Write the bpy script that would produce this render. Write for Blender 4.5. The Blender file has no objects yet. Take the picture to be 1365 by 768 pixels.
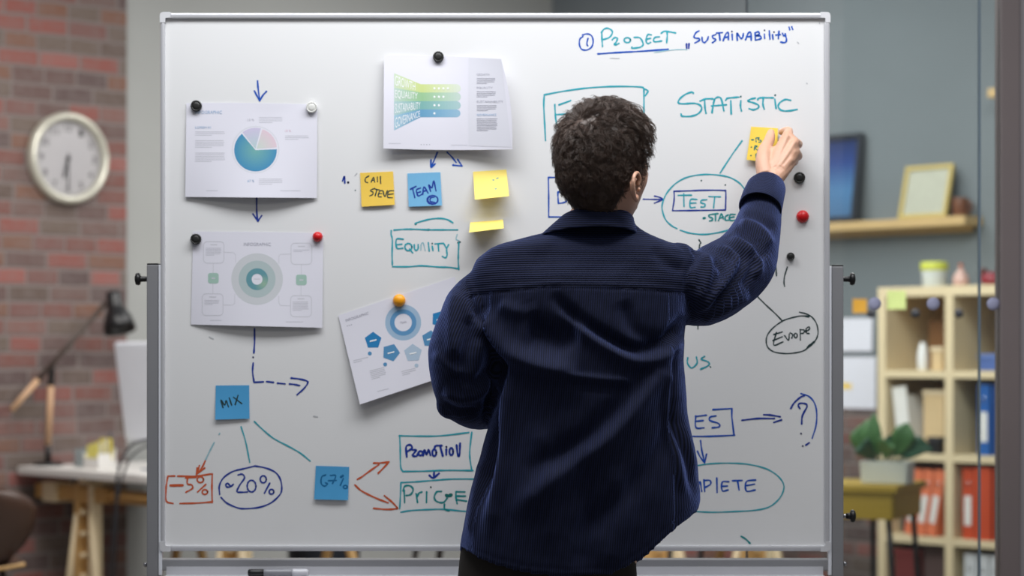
import bpy, bmesh, math, random
import numpy as np
from mathutils import Vector, Matrix, noise
random.seed(7); np.random.seed(7)
PI = math.pi
S = bpy.context.scene
COL = S.collection

# ------------------------------------------------------------------ camera, world, lights, exposure
F = 2967.0                                  # focal length in pixels of the 1365 px wide frame
CX, HY, CZ = 682.5, 470.0, 1.24             # image centre column, horizon row, eye height
cam_d = bpy.data.cameras.new('camera'); cam = bpy.data.objects.new('camera', cam_d); COL.objects.link(cam)
cam.location = (0, 0, CZ); cam.rotation_euler = (PI/2, 0, 0)
cam_d.sensor_width = 36; cam_d.lens = 36*F/1365; cam_d.shift_y = (HY-384)/1365
cam_d.clip_end = 60
cam_d.dof.use_dof = True; cam_d.dof.focus_distance = 4.62; cam_d.dof.aperture_fstop = 2.7
S.camera = cam
S.view_settings.view_transform = 'Standard'; S.view_settings.look = 'None'
S.view_settings.exposure = 0.0; S.view_settings.gamma = 1.0; S.view_settings.use_curve_mapping = False

w = bpy.data.worlds.new('office_air'); S.world = w; w.use_nodes = True
w.node_tree.nodes['Background'].inputs[0].default_value = (0.86, 0.92, 1.0, 1)
w.node_tree.nodes['Background'].inputs[1].default_value = 0.16

def area(name, loc, size, power, color=(1, 1, 1), rot=(0, 0, 0)):
    d = bpy.data.lights.new(name, 'AREA'); d.shape = 'RECTANGLE'; d.size, d.size_y = size
    d.energy = power; d.color = color
    o = bpy.data.objects.new(name, d); COL.objects.link(o); o.location = loc; o.rotation_euler = rot
    return o
area('ceiling_light_over_board', (0.15, 4.2, 2.95), (2.6, 0.6), 57, (0.97, 0.985, 1))
area('ceiling_light_front', (0.5, 2.3, 3.3), (2.4, 0.8), 11, (1, 0.95, 0.88), (math.radians(14), 0, 0))
area('ceiling_light_desk', (-1.6, 8.0, 3.3), (1.8, 1.2), 40, (1, 0.97, 0.93))
area('ceiling_light_corner', (0.3, 9.6, 3.3), (1.8, 1.0), 45, (1, 0.98, 0.96))
area('ceiling_light_meeting_room', (1.5, 7.1, 3.2), (1.3, 1.0), 85, (1, 0.98, 0.95))

def aim(o, t): o.rotation_euler = (Vector(t)-o.location).to_track_quat('-Z', 'Y').to_euler()
aim(area('shelf_fill_light', (0.55, 8.1, 2.7), (0.7, 0.7), 34, (1, 0.97, 0.93)), (2.0, 9.6, 0.8))  # added unseen fill, aimed to brighten the bookshelf fronts
aim(area('desk_fill_light', (-1.1, 7.5, 2.6), (0.8, 0.8), 24, (1, 0.97, 0.93)), (-1.9, 9.4, 0.7))  # another added fill out of view, lifting the desk corner

# ------------------------------------------------------------------ helpers
def P(px, py, Y):
    return Vector(((px-CX)*Y/F, Y, CZ+(HY-py)*Y/F))
def lin(c):
    return tuple(((v/255)/12.92 if v/255 <= 0.04045 else ((v/255+0.055)/1.055)**2.4) for v in c)
MATS = {}
def mat(name, rgb, rough=0.5, metal=0.0, var=0.06, scale=8.0, bump=0.0, bscale=60.0, **kw):
    if name in MATS: return MATS[name]
    m = bpy.data.materials.new(name); m.use_nodes = True
    nt = m.node_tree; b = nt.nodes['Principled BSDF']
    c = lin(rgb); b.inputs['Roughness'].default_value = rough; b.inputs['Metallic'].default_value = metal
    tc = nt.nodes.new('ShaderNodeTexCoord')
    nz = nt.nodes.new('ShaderNodeTexNoise'); nz.inputs['Scale'].default_value = scale; nz.inputs['Detail'].default_value = 4
    nt.links.new(tc.outputs['Object'], nz.inputs['Vector'])
    mx = nt.nodes.new('ShaderNodeMix'); mx.data_type = 'RGBA'
    mx.inputs[6].default_value = (*[max(0, v*(1-var)) for v in c], 1)
    mx.inputs[7].default_value = (*[min(1, v*(1+var)) for v in c], 1)
    nt.links.new(nz.outputs['Fac'], mx.inputs[0]); nt.links.new(mx.outputs[2], b.inputs['Base Color'])
    if bump:
        n2 = nt.nodes.new('ShaderNodeTexNoise'); n2.inputs['Scale'].default_value = bscale; n2.inputs['Detail'].default_value = 5
        nt.links.new(tc.outputs['Object'], n2.inputs['Vector'])
        bp = nt.nodes.new('ShaderNodeBump'); bp.inputs['Strength'].default_value = bump; bp.inputs['Distance'].default_value = 0.002
        nt.links.new(n2.outputs['Fac'], bp.inputs['Height']); nt.links.new(bp.outputs[0], b.inputs['Normal'])
    for k, v in kw.items():
        b.inputs[k.replace('_', ' ')].default_value = v
    MATS[name] = m; return m
def wood(name, rgb, axis=0, var=0.16, rough=0.5):
    if name in MATS: return MATS[name]
    m = mat(name, rgb, rough, var=var, scale=5.0, bump=0.15, bscale=40)
    nt = m.node_tree; nz = [n for n in nt.nodes if n.type == 'TEX_NOISE'][0]
    tc = [n for n in nt.nodes if n.type == 'TEX_COORD'][0]
    mp = nt.nodes.new('ShaderNodeMapping'); sc = [14.0]*3; sc[axis] = 1.2; mp.inputs['Scale'].default_value = sc
    nt.links.new(tc.outputs['Object'], mp.inputs['Vector']); nt.links.new(mp.outputs[0], nz.inputs['Vector'])
    nz.inputs['Distortion'].default_value = 0.6
    return m

class MB:
    """collects shapes for ONE mesh"""
    def __init__(s): s.v = []; s.f = []; s.m = []; s.sm = []
    def add(s, verts, faces, mi=0, smooth=False):
        o = len(s.v); s.v += [tuple(p) for p in verts]
        s.f += [tuple(i+o for i in f) for f in faces]; s.m += [mi]*len(faces); s.sm += [smooth]*len(faces); return s
    def box(s, c, d, mi=0, M=None, bev=0.0):
        bm = bmesh.new(); bmesh.ops.create_cube(bm, size=1)
        bmesh.ops.scale(bm, vec=d, verts=bm.verts)
        if bev: bmesh.ops.bevel(bm, geom=bm.edges[:], offset=min(bev, min(d)*0.45), segments=2, affect='EDGES', profile=0.6)
        if M is not None: bmesh.ops.transform(bm, matrix=M, verts=bm.verts)
        bmesh.ops.translate(bm, vec=c, verts=bm.verts); bm.verts.index_update()
        s.add([v.co[:] for v in bm.verts], [[v.index for v in f.verts] for f in bm.faces], mi); bm.free(); return s
    def rings(s, rings, mi=0, caps=True, smooth=True, closed=True):
        n = len(rings[0]); vs = [p for r in rings for p in r]; fs = []
        for i in range(len(rings)-1):
            for j in range(n if closed else n-1):
                k = (j+1) % n; fs.append((i*n+j, i*n+k, (i+1)*n+k, (i+1)*n+j))
        if caps and closed:
            c0 = sum((Vector(p) for p in rings[0]), Vector())/n; c1 = sum((Vector(p) for p in rings[-1]), Vector())/n
            a = len(vs); vs += [c0, c1]; b = (len(rings)-1)*n
            for j in range(n):
                k = (j+1) % n; fs.append((a, k, j)); fs.append((a+1, b+j, b+k))
        return s.add(vs, fs, mi, smooth)
    def tube(s, path, rad, n=12, mi=0, caps=True, flat=1.0, side=None):
        path = [Vector(p) for p in path]; m = len(path)
        if not hasattr(rad, '__len__'): rad = [rad]*m
        up = side or Vector((0.13, 0.31, 0.94)); R = []
        for i in range(m):
            t = (path[min(i+1, m-1)]-path[max(i-1, 0)]).normalized()
            a = up-t*up.dot(t)
            if a.length < 1e-4: a = Vector((1, 0, 0))-t*t.x
            a.normalize(); b = t.cross(a)
            R.append([path[i]+a*rad[i]*math.cos(q*2*PI/n)+b*rad[i]*flat*math.sin(q*2*PI/n) for q in range(n)])
        return s.rings(R, mi, caps)
    def lathe(s, prof, o=(0, 0, 0), n=24, mi=0, axis='z', caps=True):
        o = Vector(o); R = []
        for r, h in prof:
            ring = []
            for q in range(n):
                a = 2*PI*q/n; c, d = r*math.cos(a), r*math.sin(a)
                ring.append(o+(Vector((c, d, h)) if axis == 'z' else Vector((c, -h, d)) if axis == 'y' else Vector((h, c, d))))
            R.append(ring)
        return s.rings(R, mi, caps)
    def ball(s, c, r, mi=0, sc=(1, 1, 1), n=16):
        c = Vector(c); R = []
        for i in range(n//2+1):
            t = PI*i/(n//2); rr = max(1e-5, math.sin(t))
            R.append([c+Vector((r*sc[0]*rr*math.cos(2*PI*q/n), r*sc[1]*rr*math.sin(2*PI*q/n), -r*sc[2]*math.cos(t))) for q in range(n)])
        return s.rings(R, mi)
    def mesh(s, name, mats):
        me = bpy.data.meshes.new(name); me.from_pydata(s.v, [], s.f)
        for m in (mats if isinstance(mats, (list, tuple)) else [mats]): me.materials.append(m)
        me.polygons.foreach_set('material_index', s.m); me.polygons.foreach_set('use_smooth', s.sm); me.update()
        return me
    def build(s, name, mats, parent=None, fix=True):
        me = s.mesh(name, mats)
        if fix:
            bm = bmesh.new(); bm.from_mesh(me); bmesh.ops.recalc_face_normals(bm, faces=bm.faces); bm.to_mesh(me); bm.free()
        o = bpy.data.objects.new(name, me); COL.objects.link(o)
        if parent: o.parent = parent
        return o
def tag(o, label, cat, group=None):
    o['label'] = label; o['category'] = cat
    if group: o['group'] = group
    return o
def thing(name, label, cat, loc=(0, 0, 0), rotz=0, group=None):
    o = bpy.data.objects.new(name, None); COL.objects.link(o); o.empty_display_size = 0.1
    o.location = loc; o.rotation_euler = (0, 0, rotz); return tag(o, label, cat, group)
def dup(r, loc, rotz=0, label=None, group=None):
    c = r.copy(); COL.objects.link(c); c.location = loc; c.rotation_euler = (0, 0, rotz)
    if label: c['label'] = label
    if group: c['group'] = group
    for ch in list(r.children):
        d = ch.copy(); COL.objects.link(d); d.parent = c
        for g in list(ch.children):
            e = g.copy(); COL.objects.link(e); e.parent = d
    return c
def struct(o):
    o['kind'] = 'structure'; return o
def rot(ax, deg): return Matrix.Rotation(math.radians(deg), 4, ax)
def crom(pts, k=6):
    """Catmull-Rom through 2-D or 3-D points"""
    p = [np.array(q, float) for q in pts]
    if len(p) < 3: return [p[0]+(p[-1]-p[0])*t for t in np.linspace(0, 1, 5)]
    if np.allclose(p[0], p[-1]): q = [p[-2]]+p+[p[1]]
    else: q = [2*p[0]-p[1]]+p+[2*p[-1]-p[-2]]
    out = []
    for i in range(1, len(q)-2):
        for j in range(k):
            t = j/k; a, b, c, d = q[i-1], q[i], q[i+1], q[i+2]
            out.append(0.5*(2*b+(c-a)*t+(2*a-5*b+4*c-d)*t*t+(3*b-3*c+d-a)*t**3))
    out.append(p[-1]); return out

# ------------------------------------------------------------------ the setting
UL = Vector((math.sin(math.radians(47)), math.cos(math.radians(47)), 0))
UR = Vector((math.cos(math.radians(47)), -math.sin(math.radians(47)), 0))
CORNER = Vector((0.213, 11.84, 0))
RZL = math.atan2(UL.y, UL.x); RZR = math.atan2(UR.y, UR.x)      # local x runs along each wall
HR = 3.4
def brick_mat():
    m = bpy.data.materials.new('old_brick'); m.use_nodes = True; nt = m.node_tree; L = nt.links; N = nt.nodes
    b = N['Principled BSDF']; b.inputs['Roughness'].default_value = 0.85
    tc = N.new('ShaderNodeTexCoord'); sx = N.new('ShaderNodeSeparateXYZ'); L.new(tc.outputs['Object'], sx.inputs[0])
    def M(op, a, bb=None, c=None):
        n = N.new('ShaderNodeMath'); n.operation = op
        for i, v in enumerate((a, bb, c)):
            if v is None: continue
            if isinstance(v, (int, float)): n.inputs[i].default_value = v
            else: L.new(v, n.inputs[i])
        return n.outputs[0]
    wob = N.new('ShaderNodeTexNoise'); wob.inputs['Scale'].default_value = 9; L.new(tc.outputs['Object'], wob.inputs['Vector'])
    zz = M('ADD', sx.outputs[2], M('MULTIPLY', M('SUBTRACT', wob.outputs['Fac'], 0.5), 0.014))
    row = M('DIVIDE', zz, 0.073); rid = M('FLOOR', row); fy = M('FRACT', row)
    wr = N.new('ShaderNodeTexWhiteNoise'); wr.noise_dimensions = '1D'; L.new(rid, wr.inputs['W'])
    wid = M('MULTIPLY_ADD', M('MODULO', M('ABSOLUTE', rid), 2.0), -0.045, 0.205)
    col = M('ADD', M('DIVIDE', sx.outputs[0], wid), M('MULTIPLY', wr.outputs['Value'], 3.0))
    cid = M('FLOOR', col); fx = M('FRACT', col)
    cb = N.new('ShaderNodeCombineXYZ'); L.new(cid, cb.inputs[0]); L.new(rid, cb.inputs[1])
    wn = N.new('ShaderNodeTexWhiteNoise'); wn.noise_dimensions = '3D'; L.new(cb.outputs[0], wn.inputs['Vector'])
    r = N.new('ShaderNodeValToRGB'); r.color_ramp.interpolation = 'CONSTANT'
    cs = [(88, 58, 54), (114, 66, 60), (84, 66, 56), (138, 64, 54), (104, 76, 70), (118, 72, 48), (76, 54, 54), (124, 80, 72), (150, 78, 70), (96, 80, 68), (116, 58, 48)]
    e = r.color_ramp.elements; e[0].color = (*lin(cs[0]), 1); e[1].position = 1/11; e[1].color = (*lin(cs[1]), 1)
    for i in range(2, 11):
        q = e.new(i/11); q.color = (*lin(cs[i]), 1)
    L.new(wn.outputs['Value'], r.inputs[0])
    n3 = N.new('ShaderNodeTexNoise'); n3.inputs['Scale'].default_value = 26; n3.inputs['Detail'].default_value = 6; L.new(tc.outputs['Object'], n3.inputs['Vector'])
    mort = N.new('ShaderNodeRGB'); mort.outputs[0].default_value = (*lin((122, 112, 109)), 1)
    wash = N.new('ShaderNodeMix'); wash.data_type = 'RGBA'
    L.new(M('MULTIPLY_ADD', n3.outputs['Fac'], 0.8, 0.0), wash.inputs[0]); L.new(r.outputs[0], wash.inputs[6]); L.new(mort.outputs[0], wash.inputs[7])
    ex = M('MINIMUM', fx, M('SUBTRACT', 1.0, fx)); ey = M('MINIMUM', fy, M('SUBTRACT', 1.0, fy))
    edge = M('MINIMUM', M('MULTIPLY', ex, 0.19), M('MULTIPLY', ey, 0.073))
    edge2 = M('ADD', edge, M('MULTIPLY', M('SUBTRACT', n3.outputs['Fac'], 0.5), 0.008))
    mask = N.new('ShaderNodeMapRange'); mask.inputs[1].default_value = 0.004; mask.inputs[2].default_value = 0.009; L.new(edge2, mask.inputs[0])
    fin = N.new('ShaderNodeMix'); fin.data_type = 'RGBA'; L.new(mask.outputs[0], fin.inputs[0]); L.new(mort.outputs[0], fin.inputs[6]); L.new(wash.outputs[2], fin.inputs[7])
    L.new(fin.outputs[2], b.inputs['Base Color'])
    bp = N.new('ShaderNodeBump'); bp.inputs['Strength'].default_value = 0.6; bp.inputs['Distance'].default_value = 0.006
    L.new(M('ADD', mask.outputs[0], M('MULTIPLY', n3.outputs['Fac'], 0.5)), bp.inputs['Height']); L.new(bp.outputs[0], b.inputs['Normal'])
    return m
BRICK = brick_mat()
PLAST = mat('grey_plaster', (158, 160, 158), 0.85, var=0.10, scale=1.6, bump=0.12, bscale=30)
CONC = mat('blue_grey_concrete', (112, 119, 123), 0.85, var=0.14, scale=1.3, bump=0.2, bscale=18)
FLOORM = mat('floor_screed', (120, 116, 112), 0.45, var=0.12, scale=1.5)
def wall(name, m, x0, x1, z0, z1, th, rz, org):
    o = MB().box(((x0+x1)/2, th/2, (z0+z1)/2), (x1-x0, abs(th), z1-z0)).build(name, m)
    o.location = org; o.rotation_euler = (0, 0, rz); return struct(o)
# left wall: local x from the corner backwards is negative; room side is local -y
wall('wall_left', PLAST, -6.5, 0.12, 0, HR, 0.12, RZL, CORNER)
xb = -2.68
wall('wall_brick', BRICK, -6.5, xb, 0, HR, -0.025, RZL, CORNER)
wall('wall_right', CONC, -0.12, 5.6, 0, HR, 0.12, RZR, CORNER)
wall('wall_lower', BRICK, 0.03, 5.2, 0.0, 0.98, -0.02, RZR, CORNER)
fl = MB().box((0, 5.5, -0.05), (14, 15, 0.1)).build('floor', FLOORM); struct(fl)
# ------------------------------------------------------------------ the person
def remesh(parts, voxel, it=4, fac=0.5, name='tmp'):
    mb = MB()
    for q in parts: mb.add(q.v, q.f)
    me = mb.mesh(name, [])
    bm = bmesh.new(); bm.from_mesh(me); bmesh.ops.recalc_face_normals(bm, faces=bm.faces); bm.to_mesh(me); bm.free()
    o = bpy.data.objects.new(name, me); COL.objects.link(o)
    r = o.modifiers.new('r', 'REMESH'); r.mode = 'VOXEL'; r.voxel_size = voxel; r.use_smooth_shade = True
    sm = o.modifiers.new('s', 'SMOOTH'); sm.factor = fac; sm.iterations = it
    dg = bpy.context.evaluated_depsgraph_get(); dg.update()
    out = bpy.data.meshes.new_from_object(o.evaluated_get(dg)); bpy.data.objects.remove(o)
    bpy.data.meshes.remove(me); out.name = name; return out
def coords(me):
    a = np.empty(len(me.vertices)*3, np.float32); me.vertices.foreach_get('co', a); return a.reshape(-1, 3).astype(float)
def normals(me):
    a = np.empty(len(me.vertices)*3, np.float32); me.vertex_normals.foreach_get('vector', a); return a.reshape(-1, 3).astype(float)
def setco(me, a):
    me.vertices.foreach_set('co', a.astype(np.float32).ravel()); me.update()
def smooth_all(me):
    me.polygons.foreach_set('use_smooth', [True]*len(me.polygons))
def to_px(a):
    return np.stack([CX+a[:, 0]*F/a[:, 1], HY-(a[:, 2]-CZ)*F/a[:, 1]], 1)
def poly_dist(p, pl):
    """distance from points to a polyline, the parameter 0..1 along it, and the signed side"""
    pl = np.array(crom(pl, 6)); n = len(pl)
    best = np.full(len(p), 1e9); par = np.zeros(len(p)); sg = np.zeros(len(p))
    for i in range(n-1):
        a, b = pl[i], pl[i+1]; d = b-a; L2 = (d*d).sum()+1e-9
        t = np.clip(((p-a)@d)/L2, 0, 1); q = a+t[:, None]*d; e = p-q; dd = np.sqrt((e*e).sum(1))
        m = dd < best; best[m] = dd[m]; par[m] = (i+t[m])/(n-1); sg[m] = np.sign(d[0]*e[m, 1]-d[1]*e[m, 0])
    return best, par, sg
person_loc = Vector((0.1, 4.53, 0.0))
SKIN = mat('skin', (214, 167, 141), 0.48, var=0.08, scale=30, bump=0.08, bscale=300)
SKIN.node_tree.nodes['Principled BSDF'].inputs['Subsurface Weight'].default_value = 0.12
SKIN.node_tree.nodes['Principled BSDF'].inputs['Subsurface Radius'].default_value = (0.012, 0.005, 0.003)

# head in its own frame: r right, f forward, u up, origin at eye level
HC = P(805, 224, 4.50); YAW = math.radians(48)
hf = np.array([math.sin(YAW), math.cos(YAW), 0.05]); hf /= np.linalg.norm(hf)
hr = np.array([math.cos(YAW), -math.sin(YAW), 0.02]); hr -= hf*(hr@hf); hr /= np.linalg.norm(hr)
hu = np.cross(hr, hf)
HB = np.stack([hr, hf, hu]); HO = np.array(HC)
def H2W(a): return np.asarray(a)@HB+HO
def skull(d):
    """unit directions (n,3) -> head surface points in the head frame"""
    r, f, u = d[:, 0], d[:, 1], d[:, 2]
    R = r*0.077; Fo = np.where(f > 0, f*0.096, f*0.101); U = np.where(u > 0, u*0.118, u*0.120)
    low = np.clip((-U-0.015)/0.105, 0, 1)
    R = R*(1-np.where(f > 0, 0.34, 0.34-0.14*np.clip(-f*2, 0, 1))*low**1.4)
    Fo = np.where(f > 0, Fo*(1-0.10*low), Fo*(1-0.36*low**1.1))
    Fo = Fo+np.where(f > 0, 0.020*low**2, 0)
    face = np.clip(f*1.6, 0, 1)
    g = lambda x, s: np.exp(-(x/s)**2)
    nose = np.clip((0.012-U)/0.055, 0, 1)*(U > -0.052)
    Fo = Fo+face*g(R, 0.012)*(0.026*nose*g(np.minimum(U+0.040, 0), 0.012)+0.004*g(U-0.004, 0.02))
    Fo = Fo-face*0.011*(g(R-0.032, 0.016)+g(R+0.032, 0.016))*g(U+0.002, 0.014)
    Fo = Fo+face*0.006*g(U-0.024, 0.010)*g(R, 0.05)
    Fo = Fo+face*(0.006*g(U+0.070, 0.005)+0.007*g(U+0.082, 0.006))*g(R, 0.022)+face*0.009*g(U+0.110, 0.014)*g(R, 0.022)
    Fo = Fo-face*0.003*g(U+0.076, 0.003)*g(R, 0.024)
    cheek = 0.006*(g(np.abs(R)-0.056, 0.022))*g(U+0.03, 0.025)*face
    R = R+np.sign(R)*cheek
    return np.stack([R, Fo, U], 1)
hm = MB(); nr, ns = 72, 96; rr = []
for i in range(nr+1):
    t = PI*i/nr; s_ = max(math.sin(t), 1e-4)
    d = np.array([[s_*math.sin(2*PI*q/ns), s_*math.cos(2*PI*q/ns), -math.cos(t)] for q in range(ns)])
    rr.append([Vector(v) for v in H2W(skull(d))])
hm.rings(rr)
def hp(r, f, u): return Vector(H2W(np.array([[r, f, u]]))[0])
ear = MB()
for sd in (1, -1):
    e0 = np.array([sd*0.073, 0.004, -0.045])
    def ep(a, b, c): return hp(e0[0]+sd*c*1.15, e0[1]+a*1.15, e0[2]+b*0.9)     # a forward, b up, c outward
    helix = [ep(0.010, 0.004, 0.004), ep(0.014, 0.018, 0.006), ep(0.004, 0.030, 0.012), ep(-0.010, 0.028, 0.019), ep(-0.019, 0.014, 0.023),
             ep(-0.018, -0.004, 0.021), ep(-0.010, -0.018, 0.014), ep(0.000, -0.026, 0.007), ep(0.006, -0.024, 0.004)]
    ear.tube(crom(helix, 5), 0.0042, 10)
    anti = [ep(0.001, 0.018, 0.009), ep(-0.009, 0.012, 0.014), ep(-0.010, -0.004, 0.014), ep(-0.004, -0.015, 0.010)]
    ear.tube(crom(anti, 5), 0.0038, 10)
    shell = [ep(-0.004, 0.022, 0.006), ep(-0.009, 0.008, 0.009), ep(-0.008, -0.008, 0.008), ep(-0.001, -0.020, 0.004)]
    ear.tube(crom(shell, 5), [0.008]*16, 10, flat=0.45)
    ear.ball(ep(0.003, -0.024, 0.006), 0.0075, sc=(0.8, 0.8, 1.1))
    ear.tube([ep(0.012, -0.010, 0.004), ep(0.010, -0.002, 0.007)], 0.004, 8)
neck = MB().tube([P(770, 345, 4.55), P(790, 305, 4.545), P(806, 275, 4.53), P(810, 240, 4.52)], [0.085, 0.060, 0.054, 0.054], 24)
# hand on the note: N5 maps crop pixels of the hand to the world
def H5(x, y, Y): return P(960+x/4.8, 140+y/4.8, Y)
hand = MB()
wr = H5(310, 520, 4.862)
mcp = [H5(430, 198, 4.912), H5(474, 240, 4.904), H5(478, 298, 4.902), H5(460, 350, 4.902)]
for q, (m_, r0) in enumerate(zip(mcp, (0.0125, 0.0125, 0.0118, 0.0112))):
    st = wr+Vector((-0.012+0.008*q, 0.002, 0.006*q-0.004))
    hand.tube(crom([st, st.lerp(m_, 0.5)+Vector((0, -0.004, 0)), m_], 4), [0.019, 0.0185, 0.018, 0.0175, 0.0165, 0.016, 0.015, 0.014, r0], 12)
hand.tube([wr+Vector((-.004, 0, 0)), (wr+mcp[1]+mcp[2])/3+Vector((-0.006, 0.004, 0)), (mcp[1]+mcp[2])/2], [0.021, 0.024, 0.012], 16)
fing = [[mcp[0], H5(438, 172, 4.950), H5(418, 166, 4.972), H5(394, 172, 4.985)],
        [mcp[1], H5(496, 252, 4.942), H5(490, 240, 4.968), H5(458, 226, 4.985)],
        [mcp[2], H5(497, 324, 4.940), H5(490, 328, 4.966), H5(460, 320, 4.984)],
        [mcp[3], H5(474, 362, 4.930), H5(468, 368, 4.954), H5(446, 372, 4.972)]]
for k, fg in enumerate(fing):
    r0 = (0.0108, 0.0110, 0.0104, 0.0092)[k]
    hand.tube(crom(fg, 5), list(np.interp(np.linspace(0, 3, 16), [0, 0.9, 1.1, 2, 3], [r0*1.12, r0*0.94, r0*1.02, r0*0.86, r0*0.68])), 12)
    hand.ball(fg[-1], r0*0.74); hand.ball(fg[0], r0*1.12)
thumb = [H5(292, 455, 4.868), H5(278, 365, 4.885), H5(287, 288, 4.905), H5(314, 226, 4.940), H5(325, 178, 4.972)]
hand.tube(crom(thumb, 5), list(np.interp(np.linspace(0, 4, 21), [0, 1, 2, 2.5, 3, 3.5, 4], [0.020, 0.0185, 0.0155, 0.0125, 0.0122, 0.0112, 0.0082])), 14)
hand.ball(thumb[-1], 0.0090); hand.tube(mcp, [0.0125, 0.0125, 0.012, 0.0112], 12)
for q in range(3): hand.tube([wr+Vector((-0.006+0.006*q, 0.002, 0.004*q)), (mcp[q]+mcp[q+1])/2+Vector((0, 0.001, 0))], [0.019, 0.0118], 12)
hand.tube([H5(300, 330, 4.895), H5(380, 290, 4.905), H5(425, 230, 4.912)], [0.014, 0.014, 0.011], 12)
elbow_r = P(1000, 352, 4.69); sh_r = P(880, 375, 4.54)
arms = MB().tube([P(800, 350, 4.55), sh_r, sh_r.lerp(elbow_r, 0.5)+Vector((0, 0, -0.012)), elbow_r, elbow_r.lerp(wr, 0.5), H5(300, 560, 4.852), wr+Vector((-0.002, 0, 0)), wr.lerp(mcp[1], 0.25)],
                 [0.05, 0.042, 0.038, 0.038, 0.034, 0.0255, 0.0235, 0.022], 20)
# a bent left arm, its hand in front of the chest holding nothing the photo shows
sh_l = P(655, 385, 4.54); elbow_l = P(616, 525, 4.54); wr_l = P(668, 540, 4.80)
arms.tube([P(780, 360, 4.55), sh_l, sh_l.lerp(elbow_l, 0.5), elbow_l, elbow_l.lerp(wr_l, 0.5), wr_l, wr_l+Vector((0.03, 0.05, 0.01))],
          [0.05, 0.042, 0.038, 0.032, 0.027, 0.023, 0.021], 20)
lh = wr_l+Vector((0.05, 0.07, 0.015))
arms.tube([wr_l, lh], [0.022, 0.026], 16, flat=0.7)
for q in range(4):
    b_ = lh+Vector((0.012+0.002*q, 0.012, 0.026-0.017*q))
    arms.tube(crom([b_-Vector((0.02, 0.03, 0)), b_, b_+Vector((0.028, 0.018, -0.004)), b_+Vector((0.036-0.004*q, -0.006, -0.012))], 4), [0.011]*5+[0.0092]*4+[0.0078]*4, 10)
arms.tube(crom([wr_l+Vector((0.01, 0.01, 0.02)), lh+Vector((-0.02, 0.0, 0.038)), lh+Vector((0.012, 0.016, 0.045))], 4), [0.013]*3+[0.0105]*3+[0.008]*3, 10)
trunk = MB()
tl = [(340, 0.175, 0.075), (380, 0.19, 0.095), (450, 0.175, 0.10), (540, 0.155, 0.095), (640, 0.15, 0.095), (720, 0.165, 0.10), (800, 0.16, 0.10), (850, 0.13, 0.09)]
trunk.rings([[Vector((P(np.interp(py, [300, 850], [775, 735]), py, 4.545))+Vector((a*math.cos(q*2*PI/28), b*math.sin(q*2*PI/28), 0))) for q in range(28)] for py, a, b in tl])
for sd, hx in ((-1, 688), (1, 782)):
    hipp = P(hx, 830, 4.55)
    trunk.tube([hipp, Vector((hipp.x+sd*0.01, 4.56, 0.48)), Vector((hipp.x+sd*0.02, 4.55, 0.10)), Vector((hipp.x+sd*0.02, 4.56, 0.05))], [0.085, 0.058, 0.04, 0.042], 18)
    trunk.tube([Vector((hipp.x+sd*0.02, 4.54, 0.045)), Vector((hipp.x+sd*0.035, 4.68, 0.035))], [0.035, 0.03], 12)
body = remesh([hm, ear, neck, hand, arms, trunk], 0.0024, it=2, fac=0.45, name='person')
body.materials.append(SKIN); smooth_all(body)
# knuckle creases, tendons on the back of the hand
bc = coords(body); bn = normals(body); bp_ = to_px(bc); wgt = (bc[:, 1] > 4.86)*np.clip(-bn[:, 1]*1.4, 0, 1)*(bp_[:, 1] < 235)
for q, m_ in enumerate(mcp):
    mp = to_px(np.array([m_]))[0]; wp = to_px(np.array([wr+Vector((0.004*q-0.006, 0, 0.0))]))[0]
    d_, t_, _s = poly_dist(bp_, [tuple(wp+(mp-wp)*0.35), tuple(mp)])
    bc += bn*(wgt*0.0013*np.exp(-(d_/2.0)**2))[:, None]
    kd = np.sqrt(((bp_-mp)**2).sum(1)); bc += bn*(wgt*0.0016*np.exp(-(kd/4.5)**2))[:, None]
setco(body, bc-np.array(person_loc))
person = bpy.data.objects.new('person', body); COL.objects.link(person); person.location = person_loc
tag(person, 'person with short dark hair in a navy corduroy jacket reaching up to the whiteboard', 'person')

def child(name, me, mats, parent, off):
    for m in mats: me.materials.append(m)
    setco(me, coords(me)-np.array(off)); smooth_all(me)
    o = bpy.data.objects.new(name, me); COL.objects.link(o); o.parent = parent; return o
# eyes and brows
for sd in (-1, 1):
    MB().ball(Vector(hp(sd*0.032, 0.078, -0.002))-person_loc, 0.0125).build('eye', mat('eye_white', (225, 220, 215), 0.15), person)
    MB().tube([Vector(hp(sd*0.014, 0.101, 0.020))-person_loc, Vector(hp(sd*0.032, 0.098, 0.026))-person_loc, Vector(hp(sd*0.050, 0.084, 0.021))-person_loc], [0.003, 0.0036, 0.002], 8).build('eyebrow', mat('brow_hair', (38, 30, 27), 0.6), person)

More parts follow.
